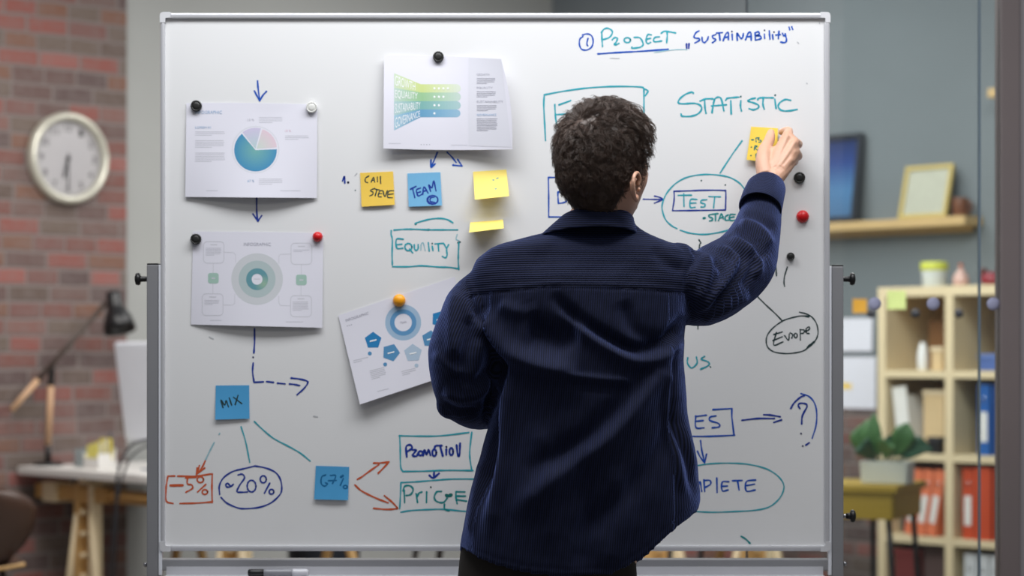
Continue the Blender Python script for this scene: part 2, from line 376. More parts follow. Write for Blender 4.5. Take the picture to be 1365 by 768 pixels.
# hair: a scalp cap and some fifteen thousand wavy strands in one mesh
def hairline(p):
    r, f, u = p[:, 0], p[:, 1], p[:, 2]
    lim = np.interp(f, [-0.11, -0.045, -0.022, -0.010, 0.012, 0.022, 0.034, 0.05, 0.065, 0.1], [-0.125, -0.125, -0.098, -0.034, -0.006, -0.036, -0.016, 0.020, 0.058, 0.066])
    return u-lim
ang = np.random.normal(size=(60000, 3)); ang /= np.linalg.norm(ang, axis=1)[:, None]
sk = skull(ang); keep = hairline(sk) > 0; sk = sk[keep]; ang = ang[keep]
nl = 2300; per = 8; sel = np.random.choice(len(sk), nl, replace=False)
crown = np.array([0.012, -0.060, 0.095])
V = []; Fc = []; NP_ = 7
rng = np.random.default_rng(3)
for li in sel:
    root0 = sk[li]; n0 = ang[li]*np.array([1/0.077, 1/0.098, 1/0.118]); n0 /= np.linalg.norm(n0)
    flow = root0-crown; flow = flow+np.array([0.0, 0.02, 0.0]) if root0[2] > 0.06 else flow
    if root0[2] < 0.05: flow = flow*0.4+np.array([0.0, -0.008, -0.05])
    flow = flow-n0*(flow@n0); flow /= np.linalg.norm(flow)+1e-9
    side = np.cross(n0, flow)
    top = np.clip((root0[2]-0.015)/0.07, 0, 1); nape = np.clip((-root0[2]-0.03)/0.05, 0, 1)
    a_ = rng.normal(0, 0.75); flow = flow*math.cos(a_)+side*math.sin(a_); side = np.cross(n0, flow)
    frt = np.clip(root0[1]/0.07, 0, 1)*top; vol = 0.0045+0.009*top+0.017*frt-0.002*nape
    ln = (0.020+0.014*top-0.009*nape)*rng.uniform(0.75, 1.25); lift = (0.0035+0.004*top-0.002*nape)*rng.uniform(0.5, 1.4)
    ph = rng.uniform(0, 6.28); wv = (0.0026+0.0034*top)*rng.uniform(0.5, 1.3)*(1-0.7*nape); fr = rng.uniform(3.5, 6.5)
    t = np.linspace(0, 1, NP_)
    lockc = root0+n0*vol+np.outer(lift*np.sin(t*2.6)*1.02, n0)+np.outer(ln*t, flow)+np.outer(wv*np.sin(fr*t+ph)*t**0.5, side)+np.outer(wv*0.8*np.cos(fr*t+ph)*t**0.5, n0)
    for k in range(per):
        o1 = rng.normal(0, 0.0030, 2); clump = 1-0.45*t
        fzz = rng.normal(0, 0.0007, 3)
        c = lockc+np.outer(clump*o1[0], side)+np.outer(clump*o1[1], flow)+np.outer(t*t*2.0, fzz)+np.outer(-0.002*(1-t), n0)
        wd = 0.00046*(1-0.72*t)*rng.uniform(0.7, 1.25)
        b = len(V)*1
        base = len(V)
        for i in range(NP_):
            for q in (0, 2.094, 4.189):
                V.append(c[i]+side*wd[i]*math.cos(q)+n0*wd[i]*math.sin(q))
        for i in range(NP_-1):
            for q in range(3):
                z = (q+1) % 3; Fc.append((base+i*3+q, base+i*3+z, base+(i+1)*3+z, base+(i+1)*3+q))
V = H2W(np.array(V))-np.array(person_loc)
capd = []; capf = []; nr2, ns2 = 60, 110
for i in range(nr2+1):
    t = PI*i/nr2; s_ = max(math.sin(t), 1e-4)
    for q in range(ns2): capd.append([s_*math.sin(2*PI*q/ns2), s_*math.cos(2*PI*q/ns2), -math.cos(t)])
capd = np.array(capd); cs_ = skull(capd); hl = hairline(cs_)
nd = capd*np.array([1/0.077, 1/0.098, 1/0.118]); nd /= np.linalg.norm(nd, axis=1)[:, None]
nz = np.array([noise.fractal(Vector(p)*60, 1.0, 2.0, 3) for p in cs_])
topc = np.clip((cs_[:, 2]-0.015)/0.07, 0, 1); frc = np.clip(cs_[:, 1]/0.07, 0, 1)*topc; napc = np.clip((-cs_[:, 2]-0.03)/0.05, 0, 1)
off_ = np.clip(hl/0.02, -0.25, 1)*(0.004+0.009*topc+0.016*frc-0.002*napc)+np.clip(hl/0.02, 0, 1)*nz*0.003
capw = H2W(cs_+nd*off_[:, None])-np.array(person_loc)
for i in range(nr2):
    for q in range(ns2):
        k = (q+1) % ns2; f_ = (i*ns2+q, i*ns2+k, (i+1)*ns2+k, (i+1)*ns2+q)
        if max(hl[list(f_)]) > 0: capf.append(tuple(len(V)+x for x in f_))
me = bpy.data.meshes.new('hair'); me.from_pydata(np.concatenate([V, capw]).tolist(), [], Fc+capf); smooth_all(me)
HAIR = mat('dark_brown_hair', (78, 61, 52), 0.42, var=0.5, scale=120)
HAIR.node_tree.nodes['Principled BSDF'].inputs['Specular IOR Level'].default_value = 0.55
me.materials.append(HAIR); ho = bpy.data.objects.new('hair', me); COL.objects.link(ho); ho.parent = person

# ---- corduroy
def corduroy():
    m = bpy.data.materials.new('navy_corduroy'); m.use_nodes = True; nt = m.node_tree; N = nt.nodes; L = nt.links; b = N['Principled BSDF']
    b.inputs['Roughness'].default_value = 0.8; b.inputs['Specular IOR Level'].default_value = 0.15
    b.inputs['Sheen Weight'].default_value = 0.8; b.inputs['Sheen Roughness'].default_value = 0.35; b.inputs['Sheen Tint'].default_value = (*lin((120, 140, 215)), 1)
    uv = N.new('ShaderNodeUVMap'); uv.uv_map = 'wale'
    sx = N.new('ShaderNodeSeparateXYZ'); L.new(uv.outputs[0], sx.inputs[0])
    tc = N.new('ShaderNodeTexCoord')
    nz = N.new('ShaderNodeTexNoise'); nz.inputs['Scale'].default_value = 14; nz.inputs['Detail'].default_value = 5; L.new(tc.outputs['Object'], nz.inputs['Vector'])
    mu = N.new('ShaderNodeMath'); mu.operation = 'MULTIPLY'; mu.inputs[1].default_value = 2*PI/0.0045; L.new(sx.outputs[0], mu.inputs[0])
    sn = N.new('ShaderNodeMath'); sn.operation = 'SINE'; L.new(mu.outputs[0], sn.inputs[0])
    mr = N.new('ShaderNodeMapRange'); mr.inputs[1].default_value = -1; mr.inputs[2].default_value = 1; L.new(sn.outputs[0], mr.inputs[0])
    c1 = N.new('ShaderNodeMix'); c1.data_type = 'RGBA'; c1.inputs[6].default_value = (*lin((13, 15, 24)), 1); c1.inputs[7].default_value = (*lin((32, 38, 68)), 1)
    L.new(mr.outputs[0], c1.inputs[0])
    c2 = N.new('ShaderNodeMix'); c2.data_type = 'RGBA'; c2.blend_type = 'MULTIPLY'; c2.inputs[0].default_value = 0.35
    L.new(c1.outputs[2], c2.inputs[6]); L.new(nz.outputs['Color'], c2.inputs[7]); L.new(c1.outputs[2], b.inputs['Base Color'])
    n2 = N.new('ShaderNodeTexNoise'); n2.inputs['Scale'].default_value = 700; n2.inputs['Detail'].default_value = 2; L.new(tc.outputs['Object'], n2.inputs['Vector'])
    ad = N.new('ShaderNodeMath'); ad.operation = 'MULTIPLY_ADD'; ad.inputs[1].default_value = 0.25; L.new(n2.outputs['Fac'], ad.inputs[0]); L.new(mr.outputs[0], ad.inputs[2])
    bp = N.new('ShaderNodeBump'); bp.inputs['Strength'].default_value = 0.75; bp.inputs['Distance'].default_value = 0.0012
    L.new(ad.outputs[0], bp.inputs['Height']); L.new(bp.outputs[0], b.inputs['Normal'])
    return m
CORD = corduroy()
JY = 4.53
LV = [(288, 757, 838, .050), (303, 746, 848, .060), (310, 728, 860, .064), (317, 700, 878, .074), (323, 680, 900, .084), (331, 658, 915, .094), (345, 637, 922, .104), (360, 628, 922, .112),
      (380, 626, 920, .120), (410, 632, 917, .126), (450, 643, 911, .131), (490, 652, 910, .134), (530, 653, 913, .137), (570, 648, 919, .139),
      (600, 641, 924, .140), (630, 634, 929, .141), (660, 626, 932, .142), (690, 619, 932, .144), (720, 614, 932, .145), (790, 612, 930, .146)]
LP = np.array([l[0] for l in LV], float); LXL = [l[1] for l in LV]; LXR = [l[2] for l in LV]; LB = [l[3] for l in LV]
def hem(px): return np.interp(px, [600, 614, 640, 665, 700, 760, 815, 848, 866, 882, 905, 925, 931, 945], [727, 731, 747, 756, 765, 771, 768, 750, 736, 720, 699, 684, 672, 664])
NPH = 120; jt = MB(); rings_ = []
levels = list(np.linspace(288, 345, 15))+list(np.linspace(355, 590, 26))
tail = np.linspace(0, 1, 22)[1:]
def jring(fpy):
    out = []
    for q in range(NPH):
        a = 2*PI*q/NPH; ca, sa = math.cos(a), math.sin(a); e = 0.82
        ux = math.copysign(abs(ca)**e, ca); uy = math.copysign(abs(sa)**e, sa)
        py = 500.0
        for _ in range(4):
            xl, xr, bb = np.interp(py, LP, LXL), np.interp(py, LP, LXR), np.interp(py, LP, LB)
            px = (xl+xr)/2+(xr-xl)/2*ux; py = fpy(px, uy)
        Yp = JY+bb*uy
        out.append(Vector(((px-CX)*JY/F, Yp, CZ+(HY-py)*Yp/F)))
    return out
for l in levels: rings_.append(jring(lambda px, uy, l=l: l))
for t in tail: rings_.append(jring(lambda px, uy, t=t: 590+(hem(px)+(8 if uy > 0 else 0)-590)*t))
rings_.append([p+(sum(rings_[-1], Vector())/NPH-p)*0.10+Vector((0, 0, 0.012)) for p in rings_[-1]])
jt.rings(rings_)
def px_tube(pts, n=28):
    c = crom([(*P(x, y, Y),) for x, y, Y, r in pts], 6)
    rad = [q[0] for q in crom([(r*Y/F, 0) for x, y, Y, r in pts], 6)]
    return [Vector(p) for p in c], rad
SLR = [(868, 374, 4.53, 46), (905, 380, 4.54, 51), (935, 385, 4.57, 50), (964, 370, 4.63, 50), (989, 349, 4.685, 45), (1004, 319, 4.73, 36), (1012, 292, 4.775, 29.5), (1017, 266, 4.82, 25)]
SLL = [(668, 392, 4.53, 40), (640, 402, 4.53, 40), (624, 436, 4.51, 42), (614, 474, 4.505, 44.5), (617, 514, 4.52, 40), (625, 536, 4.56, 34), (645, 543, 4.66, 30), (666, 543, 4.765, 28), (670, 541, 4.80, 26)]
jr = MB(); pr, rr_ = px_tube(SLR); jr.tube(pr, rr_, 28)
jl = MB(); pl_, rl_ = px_tube(SLL); jl.tube(pl_, rl_, 28)
jl.ball(P(601, 540, 4.53), 0.030); jr.ball(P(903, 354, 4.53), 0.049)
jk = remesh([jt, jr, jl], 0.0044, it=7, fac=0.5, name='jacket')
jc = coords(jk)
# folds: (polyline in photo pixels on the back, height mm (ridge +, crease -), half width px)
FOLDS = [
 ([(640, 418), (660, 445), (685, 472), (725, 490), (775, 500)], 13, 14), ([(700, 440), (735, 446), (775, 448)], -10, 20), ([(665, 405), (690, 415), (720, 412)], 4, 9),
 ([(735, 392), (770, 425), (812, 452), (852, 466), (890, 450), (912, 420)], -10, 8), ([(745, 412), (790, 450), (845, 482), (885, 474), (908, 448)], 7, 9),
 ([(896, 470), (862, 520), (815, 580), (740, 640), (680, 690)], 10, 17), ([(880, 470), (835, 530), (780, 585), (700, 630)], -8, 14), ([(908, 530), (880, 600), (830, 660), (760, 720)], -7, 16),
 ([(752, 500), (800, 505), (848, 508)], 3.5, 5), ([(752, 512), (800, 518), (840, 520)], -2.5, 6),
 ([(668, 470), (664, 500), (656, 545), (655, 600), (640, 680)], -12, 9), ([(678, 500), (672, 570), (664, 640), (650, 720)], 6, 11), ([(640, 610), (632, 660), (626, 720)], 4, 6),
 ([(897, 452), (896, 500), (899, 547), (909, 590), (920, 628), (926, 668)], -5, 5), ([(890, 480), (889, 540), (902, 610), (912, 660)], 4, 6), ([(914, 480), (918, 560), (928, 640)], 4, 7),
 ([(830, 400), (845, 440), (880, 455)], -4, 10), ([(700, 400), (720, 440), (760, 470)], -4, 12),
 ([(715, 560), (735, 640), (730, 740)], 4, 15), ([(820, 620), (830, 690), (810, 760)], 4, 14), ([(776, 600), (782, 690), (770, 760)], -4, 14),
 # shoulder and right sleeve
 ([(918, 322), (930, 340), (918, 360), (916, 388), (924, 425)], -5, 5), ([(936, 338), (944, 356), (940, 380), (930, 405)], 5, 6),
 ([(952, 330), (975, 336), (981, 346), (970, 368), (945, 398), (926, 416)], 7, 6), ([(962, 326), (988, 340), (990, 356), (972, 384), (946, 412)], -6, 6),
 ([(972, 316), (995, 330), (1010, 350), (1008, 372)], 6, 6), ([(980, 306), (1008, 322), (1021, 346)], -6, 6), ([(986, 295), (1012, 306), (1030, 330)], 5, 6), ([(992, 284), (1015, 292), (1034, 308)], -4, 5),
 ([(950, 345), (962, 362), (958, 378)], -4, 4), ([(1002, 334), (1004, 356), (990, 386)], -4, 5), ([(930, 430), (965, 412), (1000, 392)], 4, 9),
 # left sleeve
 ([(620, 374), (632, 408), (648, 440), (665, 474), (668, 495)], -6, 5), ([(610, 385), (604, 430), (606, 480)], 5, 9), ([(625, 420), (622, 460), (610, 500)], -5, 8), ([(640, 450), (634, 490), (618, 525)], 4, 8),
 ([(590, 520), (615, 530), (645, 520), (662, 498)], 6, 8), ([(586, 535), (612, 548), (640, 545)], -4, 5), ([(598, 500), (625, 508), (655, 490)], -4, 7), ([(576, 470), (600, 490), (615, 500)], 3, 7),
 # yoke
 ([(640, 340), (700, 330), (745, 322)], 3, 9), ([(868, 330), (890, 352), (915, 360)], -3, 8), ([(700, 350), (760, 345), (840, 352)], -2, 14),
]
jn = normals(jk); jp = to_px(jc); back = np.clip(-jn[:, 1]*1.8+0.25, 0, 1)
disp = np.zeros(len(jc))
for pl2, amp, wd in FOLDS:
    d_, t_, sgn = poly_dist(jp, pl2)
    disp += amp*0.0019*np.exp(-(d_/wd)**2)*np.clip(np.minimum(t_, 1-t_)*7, 0.0, 1)
YOKE = [(622, 394), (660, 389), (700, 385), (740, 382), (830, 384), (880, 387), (917, 391)]
d_, t_, sgn = poly_dist(jp, YOKE)
inx = (jp[:, 0] > 623)*(jp[:, 0] < 917)
disp += inx*np.where(jp[:, 1] < np.interp(jp[:, 0], [a for a, _ in YOKE], [b for _, b in YOKE]), 0.0016, 0)*np.clip(1-(np.interp(jp[:, 0], [a for a, _ in YOKE], [b for _, b in YOKE])-jp[:, 1])/70, 0, 1)
disp += -0.0022*np.exp(-(d_/2.2)**2)-0.0012*np.exp(-((d_-8)/1.6)**2)*(sgn < 0)
hd = hem(jp[:, 0])-jp[:, 1]; disp += -0.0014*np.exp(-((hd-11)/2.0)**2)
fr_ = np.array([noise.fractal(Vector(p)*9.0, 1.0, 2.0, 3) for p in jc])
jc = jc+jn*(disp*back+0.0032*fr_)[:, None]
setco(jk, jc)
# wale direction per face: yoke level, back upright, sleeves along the arm
cen = np.empty(len(jk.polygons)*3, np.float32); jk.polygons.foreach_get('center', cen); cen = cen.reshape(-1, 3).astype(float)
cp = to_px(cen); cy = cp[:, 1]
is_r = cp[:, 0] > np.interp(cy, [318, 322, 335, 360, 388, 425, 448, 452], [905, 922, 929, 919, 916, 923, 908, 2000])
is_l = (cp[:, 0] < np.interp(cy, [370, 374, 408, 440, 474, 495, 545, 572, 575], [619, 620, 632, 648, 665, 668, 655, 640, 0]))*(cy > 366)
is_y = (~is_r)*(~is_l)*(cy < np.interp(cp[:, 0], [a for a, _ in YOKE], [b for _, b in YOKE]))
lt = len(jk.loops); lv = np.empty(lt, np.int32); jk.loops.foreach_get('vertex_index', lv)
ls = np.empty(len(jk.polygons), np.int32); jk.polygons.foreach_get('loop_total', ls); fi = np.repeat(np.arange(len(ls)), ls)
lc = jc[lv]
def tube_u(pt, path, ref):
    path = np.array([list(p) for p in path]); best = np.full(len(pt), 1e9); u = np.zeros(len(pt))
    for i in range(len(path)-1):
        a, b = path[i], path[i+1]; d = b-a; t = np.clip(((pt-a)@d)/(d@d), 0, 1); e = pt-(a+t[:, None]*d); dd = (e*e).sum(1)
        tn = d/np.linalg.norm(d); x = ref-tn*(ref@tn); x /= np.linalg.norm(x); y = np.cross(tn, x)
        an = np.arctan2(e@y, e@x); m = dd < best; best[m] = dd[m]; u[m] = an[m]*0.062
    return u
ut = tube_u(lc, pr, np.array([0, 1.0, 0])); ul = tube_u(lc, pl_, np.array([0, 1.0, 0]))
ax = np.interp(lc[:, 2], [0.7, 1.5], [735, 772]); ax = (ax-CX)*JY/F
an = np.arctan2((lc[:, 0]-ax)/0.225, -(lc[:, 1]-JY)/0.135)
u = np.where(np.abs(an) < 0.9, lc[:, 0]-ax, np.sign(an)*(0.225*math.sin(0.9)+(np.abs(an)-0.9)*0.16))
u = np.where(is_y[fi], lc[:, 2]+0.05*(lc[:, 1]-JY), u); u = np.where(is_r[fi], ut, u); u = np.where(is_l[fi], ul, u)
def fixwrap(u):   # keep faces that straddle the angle cut from running through many ridges
    st = np.concatenate([[0], np.cumsum(ls)[:-1]]); mx = np.maximum.reduceat(u, st); mn = np.minimum.reduceat(u, st)
    bad = (mx-mn) > 0.1; return np.where(bad[fi] & (u < 0), u+0.062*2*PI, u)
u = fixwrap(u)
uvl = jk.uv_layers.new(name='wale'); uvl.data.foreach_set('uv', np.stack([u, lc[:, 2]], 1).astype(np.float32).ravel())
jacket = child('jacket', jk, [CORD], person, person_loc)
def add_uv(o, fu):
    me = o.data; uvl = me.uv_layers.new(name='wale')
    for l in me.loops:
        uvl.data[l.index].uv = (fu(me.vertices[l.vertex_index].co), 0)
# collar: a folded sheet round the neck, open at the front
cl = MB(); nC = 60; prof = 14; NK = P(797, 290, 4.53)
rows = []
for j in range(prof):
    s_ = j/(prof-1); row = []
    for q in range(nC+1):
        a = math.radians(34)-math.radians(248)*q/nC      # from front right, round the back, to front left
        ca, sa = math.cos(a), math.sin(a)
        bk = max(0, -sa)                                   # 1 at the back
        top_z = P(0, 276, 4.47).z-0.020*(1-bk)**1.2; low_z = P(0, 299, 4.43).z-0.022*(1-bk)
        if s_ < 0.35:   # inner stand
            k = s_/0.35; rx, ry = 0.066+0.001*k, 0.066; z = low_z+0.012+(top_z-low_z-0.012)*k
        else:           # outer fall
            k = (s_-0.35)/0.65; rx = 0.072+0.034*k**1.3; ry = 0.071+0.030*k**1.4; z = top_z+0.003*math.sin(k*PI)-(top_z-low_z+0.004)*k
            rx += 0.016*k*max(0, -ca)-0.022*k*max(0, ca)
        row.append(Vector((NK.x+rx*ca, 4.53+ry*sa, z)))
    rows.append(row)
cl.rings(rows, closed=False, caps=False)
co_ = MB(); vv = [Vector(p)-person_loc for p in cl.v]; co_.add(vv, cl.f, 0, True)
collar = co_.build('collar', CORD, jacket); add_uv(collar, lambda c: c.z)
sd_ = collar.modifiers.new('thick', 'SOLIDIFY'); sd_.thickness = 0.0045; sd_.offset = 0
sb_ = collar.modifiers.new('soft', 'SUBSURF'); sb_.levels = 1; sb_.render_levels = 1
# turned-back cuff of the raised sleeve
cu = MB(); c0, c1 = P(1013, 279, 4.765), P(1022, 250, 4.842); t_ax = (c1-c0).normalized()
xa = Vector((1, 0, 0))-t_ax*t_ax.x; xa.normalize(); ya = t_ax.cross(xa); rows = []
for k, (s_, r_) in enumerate([(0.10, .0405), (0.0, .0425), (-0.01, .0450), (0.03, .0465), (0.5, .0455), (0.97, .0430), (1.0, .0415), (0.97, .0390), (0.6, .0385)]):
    rows.append([c0+t_ax*((c1-c0).length*s_)+(xa*math.cos(q*2*PI/40)+ya*math.sin(q*2*PI/40)*0.92)*(r_+0.0012*math.sin(q*2*PI/40*3+k))-person_loc for q in range(40)])
cu.rings(rows, caps=False); cuff = cu.build('cuff', CORD, jacket)
add_uv(cuff, lambda c: ((c+person_loc-c0).dot(t_ax)))
# trousers and shoes
tr = MB()
tr.rings([[Vector(((np.interp(py, [700, 860], [731, 728])-CX)*4.54/F+a*math.cos(q*2*PI/40), 4.545+b*math.sin(q*2*PI/40), CZ+(HY-py)*4.54/F)) for q in range(40)]
          for py, a, b in ((700, .172, .115), (740, .180, .122), (790, .186, .128), (840, .18, .125), (870, .15, .11))])
for sd, hx in ((-1, 670), (1, 794)):
    hp_ = P(hx, 800, 4.55); x_ = hp_.x
    tr.tube([Vector((x_, 4.55, hp_.z)), Vector((x_+sd*.005, 4.55, 0.62)), Vector((x_+sd*.012, 4.56, 0.42)), Vector((x_+sd*.015, 4.56, 0.07))], [.098, .090, .075, .068], 24)
trm = remesh([tr], 0.008, it=4, name='trousers')
child('trousers', trm, [mat('black_brown_cotton', (38, 33, 30), 0.9, var=0.15, scale=60)], person, person_loc)
for sd, hx in ((-1, 670), (1, 794)):
    x_ = P(hx, 800, 4.55).x+sd*0.018; sh = MB(); rows = []
    for y_, w_, h_ in ((-.075, .02, .05), (-.065, .036, .075), (-.02, .040, .085), (.05, .040, .075), (.11, .045, .055), (.16, .042, .042), (.19, .022, .028)):
        rows.append([Vector((x_+sd*0.03*max(0, y_)+w_*math.cos(q*2*PI/16), 4.56+y_, max(0.0, h_*0.5+h_*0.62*math.sin(q*2*PI/16))))-person_loc for q in range(16)])
    sh.rings(rows); sh.build('shoe', mat('dark_leather', (30, 26, 24), 0.4), person)
# ------------------------------------------------------------------ whiteboard on its stand
BY = 5.0                                     # writing surface
WB = Vector((P(660, 0, BY).x, BY, 0))
board = thing('whiteboard', 'large white magnetic board covered in marker writing on a grey metal stand', 'whiteboard', WB)
def wl(px, py, Y=BY): return P(px, py, Y)-WB
ENAMEL = mat('white_enamel', (233, 233, 234), 0.28, var=0.012, scale=3)
ALU = mat('satin_aluminium', (205, 205, 210), 0.42, 0.35, var=0.03)
ALUD = mat('grey_stand_metal', (150, 150, 154), 0.45, 0.35, var=0.04)
PLA = mat('pale_grey_plastic', (212, 212, 216), 0.45)
BLK = mat('black_plastic', (22, 22, 24), 0.4); STEEL = mat('bright_steel', (190, 190, 195), 0.2, 1.0)
def pbox(mb, x0, y0, x1, y1, Y0, Y1, mi=0, bev=0.0, Yr=None):
    """box whose front face covers the given pixels at depth Y0"""
    a, b = P(x0, y0, Yr or Y0)-WB, P(x1, y1, Yr or Y0)-WB
    return mb.box(((a.x+b.x)/2, (Y0+Y1)/2-WB.y, (a.z+b.z)/2), (abs(b.x-a.x), Y1-Y0, abs(a.z-b.z)), mi, bev=bev)
pbox(MB(), 217, 22, 1102, 730, BY, BY+0.016).build('board_panel', ENAMEL, board)
FR = BY-0.008
pbox(MB(), 226, 17, 1097, 24.5, FR, BY+0.022, bev=0.004).build('frame_rail', ALU, board)
pbox(MB(), 226, 727.5, 1097, 735, FR, BY+0.022, bev=0.004).build('frame_rail', ALU, board)
pbox(MB(), 213.5, 29, 219.5, 724, FR, BY+0.022, bev=0.004).build('frame_rail', ALU, board)
pbox(MB(), 1099, 29, 1106.5, 724, FR, BY+0.022, bev=0.004).build('frame_rail', ALU, board)
for x0, x1, y0, y1, sx, sy in ((213, 227, 16, 30, 0, 0), (1094, 1107, 16, 30, 1, 0), (213, 227, 722, 735.5, 0, 1), (1094, 1107, 722, 735.5, 1, 1)):
    a, b = wl(x0, y0, FR), wl(x1, y1, FR); W_ = b.x-a.x; H_ = a.z-b.z; th = W_*0.5
    pts = [(0, 0.35), (0.06, 0.12), (0.18, 0.03), (0.35, 0), (1, 0), (1, 0.55), (0.62, 0.55), (0.52, 0.62), (0.52, 1), (0, 1)]
    mb = MB(); fr_, bk_ = [], []
    for u_, v_ in pts:
        uu = 1-u_ if sx else u_; vv_ = 1-v_ if sy else v_
        p = Vector((a.x+W_*uu, FR-0.001-WB.y, a.z-H_*vv_)); fr_.append(p); bk_.append(p+Vector((0, 0.031, 0)))
    n = len(pts); mb.add(fr_+bk_, [tuple(range(n)), tuple(range(2*n-1, n-1, -1))]+[(i, (i+1) % n, n+(i+1) % n, n+i) for i in range(n)])
    mb.build('corner_cap', PLA, board)
SY0, SY1 = BY-0.005, BY+0.035
for x0, x1, top, hx in ((195.5, 211, 353, 0), (1109, 1124.5, 355, 1)):
    mb = MB(); a = wl(x0, top, SY0); b = wl(x1, top, SY0)
    mb.box(((a.x+b.x)/2, (SY0+SY1)/2-WB.y, (a.z+0.09)/2), (b.x-a.x, SY1-SY0, a.z-0.09), bev=0.002)
    post = mb.build('post', ALUD, board)
    MB().box(((a.x+b.x)/2, (SY0+SY1)/2-WB.y, a.z+0.0015), (b.x-a.x-0.001, SY1-SY0-0.001, 0.004), bev=0.001).build('post_cap', BLK, post)
    ib = wl(211.5 if hx == 0 else 1104.0, top, SY0); ia = wl(216 if hx == 0 else 1108.5, top, SY0)
    MB().box(((ia.x+ib.x)/2, SY0+0.008-WB.y, (ia.z+0.79-0.05)/2), (abs(ia.x-ib.x), 0.02, ia.z-0.74), bev=0.001).build('highlight_rail', mat('rail_highlight', (232, 234, 242), 0.3, 0.1), post)  # near-white colour paints the reflection along the post's chamfer
    for ky in ((372, 688) if hx else (372, 690)):
        s_ = -1 if hx == 0 else 1
        e = wl(x0 if hx == 0 else x1, ky, SY0+0.012); kb = MB()
        kb.lathe([(0.006, -s_*0.02), (0.006, 0), (0.0065, s_*0.012), (0.008, s_*0.014), (0.013, s_*0.015), (0.0145, s_*0.019), (0.013, s_*0.024), (0.007, s_*0.026)] if ky == 372 else
                 [(0.0065, s_*0.006), (0.0065, s_*0.012), (0.008, s_*0.015), (0.013, s_*0.016), (0.0145, s_*0.020), (0.013, s_*0.025), (0.007, s_*0.027)], e, 18, axis='x')
        if ky != 372 and hx == 0: continue
        k = kb.build('clamp_knob', BLK, board)
        g = e+Vector((-s_*0.05, 0, 0)); q = MB().tube([e+Vector((-s_*0.002, 0, 0)), e+Vector((s_*0.007, 0, 0))], 0.005, 12)
        q.tube([e+Vector((-s_*0.045, -0.002, 0)), e+Vector((-s_*0.02, -0.002, 0))], 0.004, 10); q.build('bolt', STEEL, k)
    e = wl(x0 if hx == 0 else x1, 752 if hx else 753, SY0+0.012); s_ = -1 if hx == 0 else 1
    MB().ball(e+Vector((s_*0.003, 0, 0)), 0.0055, sc=(0.8, 1, 1)).build('screw', STEEL, board)
    foot = MB().box(((a.x+b.x)/2, 0.015, 0.075), (0.035, 0.56, 0.03), bev=0.006).build('foot', ALUD, board)
    for yy in (-0.25, 0.28):
        MB().lathe([(0.012, -0.012), (0.028, -0.011), (0.03, -0.006), (0.03, 0.006), (0.028, 0.011), (0.012, 0.012)], ((a.x+b.x)/2, yy, 0.031), 20, axis='x').tube([((a.x+b.x)/2, yy, 0.035), ((a.x+b.x)/2, yy, 0.062)], 0.008, 10).build('caster', BLK, board)
pbox(MB(), 211, 746, 1109, 761, SY0, SY1, bev=0.002).build('crossbar', ALUD, board)
tray = MB(); TA, TB = wl(222, 759, SY0), wl(1097, 759, SY0); L_ = TB.x-TA.x; tz = TA.z
tray.box(((TA.x+TB.x)/2, -0.040, tz-0.014), (L_, 0.070, 0.003)); tray.box(((TA.x+TB.x)/2, -0.076, tz-0.0135), (L_, 0.003, 0.007)); tray.box(((TA.x+TB.x)/2, -0.007, tz-0.004), (L_, 0.003, 0.020))
tray.build('pen_tray', ALU, board)

INK = {'teal': mat('teal_ink', (42, 165, 182), 0.4, var=0.22, scale=40), 'tealdk': mat('deep_teal_ink', (20, 142, 146), 0.4, var=0.22, scale=40), 'pale': mat('faint_teal_ink', (148, 194, 206), 0.4, var=0.1, scale=40),
       'blue': mat('blue_ink', (14, 80, 184), 0.4, var=0.25, scale=40), 'navy': mat('navy_ink', (20, 54, 154), 0.4, var=0.25, scale=40), 'orange': mat('orange_ink', (208, 92, 52), 0.4, var=0.2, scale=40),
       'black': mat('black_green_ink', (34, 58, 60), 0.4, var=0.3, scale=40), 'azure': mat('azure_ink', (20, 104, 156), 0.4, var=0.2, scale=40), 'green': mat('green_ink', (18, 112, 108), 0.4, var=0.2, scale=40), 'grey': mat('rubbed_ink', (188, 190, 194), 0.5)}
CROP = {'T1': (760, 25, 8.531), 'T2': (910, 25, 8.531), 'T3': (895, 110, 7.583), 'T4': (860, 220, 7.679), 'T5': (1000, 400, 9.6), 'T6': (900, 465, 5.485), 'T7': (910, 580, 5.12), 'N8': (980, 160, 11.81),
        'E1': (510, 285, 9.6), 'E2': (445, 220, 8.531), 'E3': (215, 570, 6.4), 'E4': (410, 605, 9.038), 'E5': (525, 570, 6.4), 'E6': (280, 440, 5.907), 'E7': (715, 110, 4.269), 'E8': (900, 310, 5.688),
        'C01': (200, 0, 4.8), 'C02': (230, 110, 4.04), 'C03': (230, 290, 4.8), 'C04': (450, 50, 4.516), 'C06': (440, 360, 4.044), 'C07': (200, 430, 2.843), 'C11': (700, 10, 3.25), 'px': (0, 0, 1.0)}
def ell(cx, cy, rx, ry, a0=0, n=14): return [(cx+rx*math.cos(a0+2*PI*i/n), cy+ry*math.sin(a0+2*PI*i/n)) for i in range(n+1)]
def parse(s):
    out = []
    for st in s.split(';'):
        st = st.strip()
        if not st: continue
        if st[0] == 'o': a = [float(x) for x in st[1:].split()]; out.append(ell(*a))
        else: v = [float(x) for x in st.replace(',', ' ').split()]; out.append(list(zip(v[::2], v[1::2])))
    return out
zctr = [0]
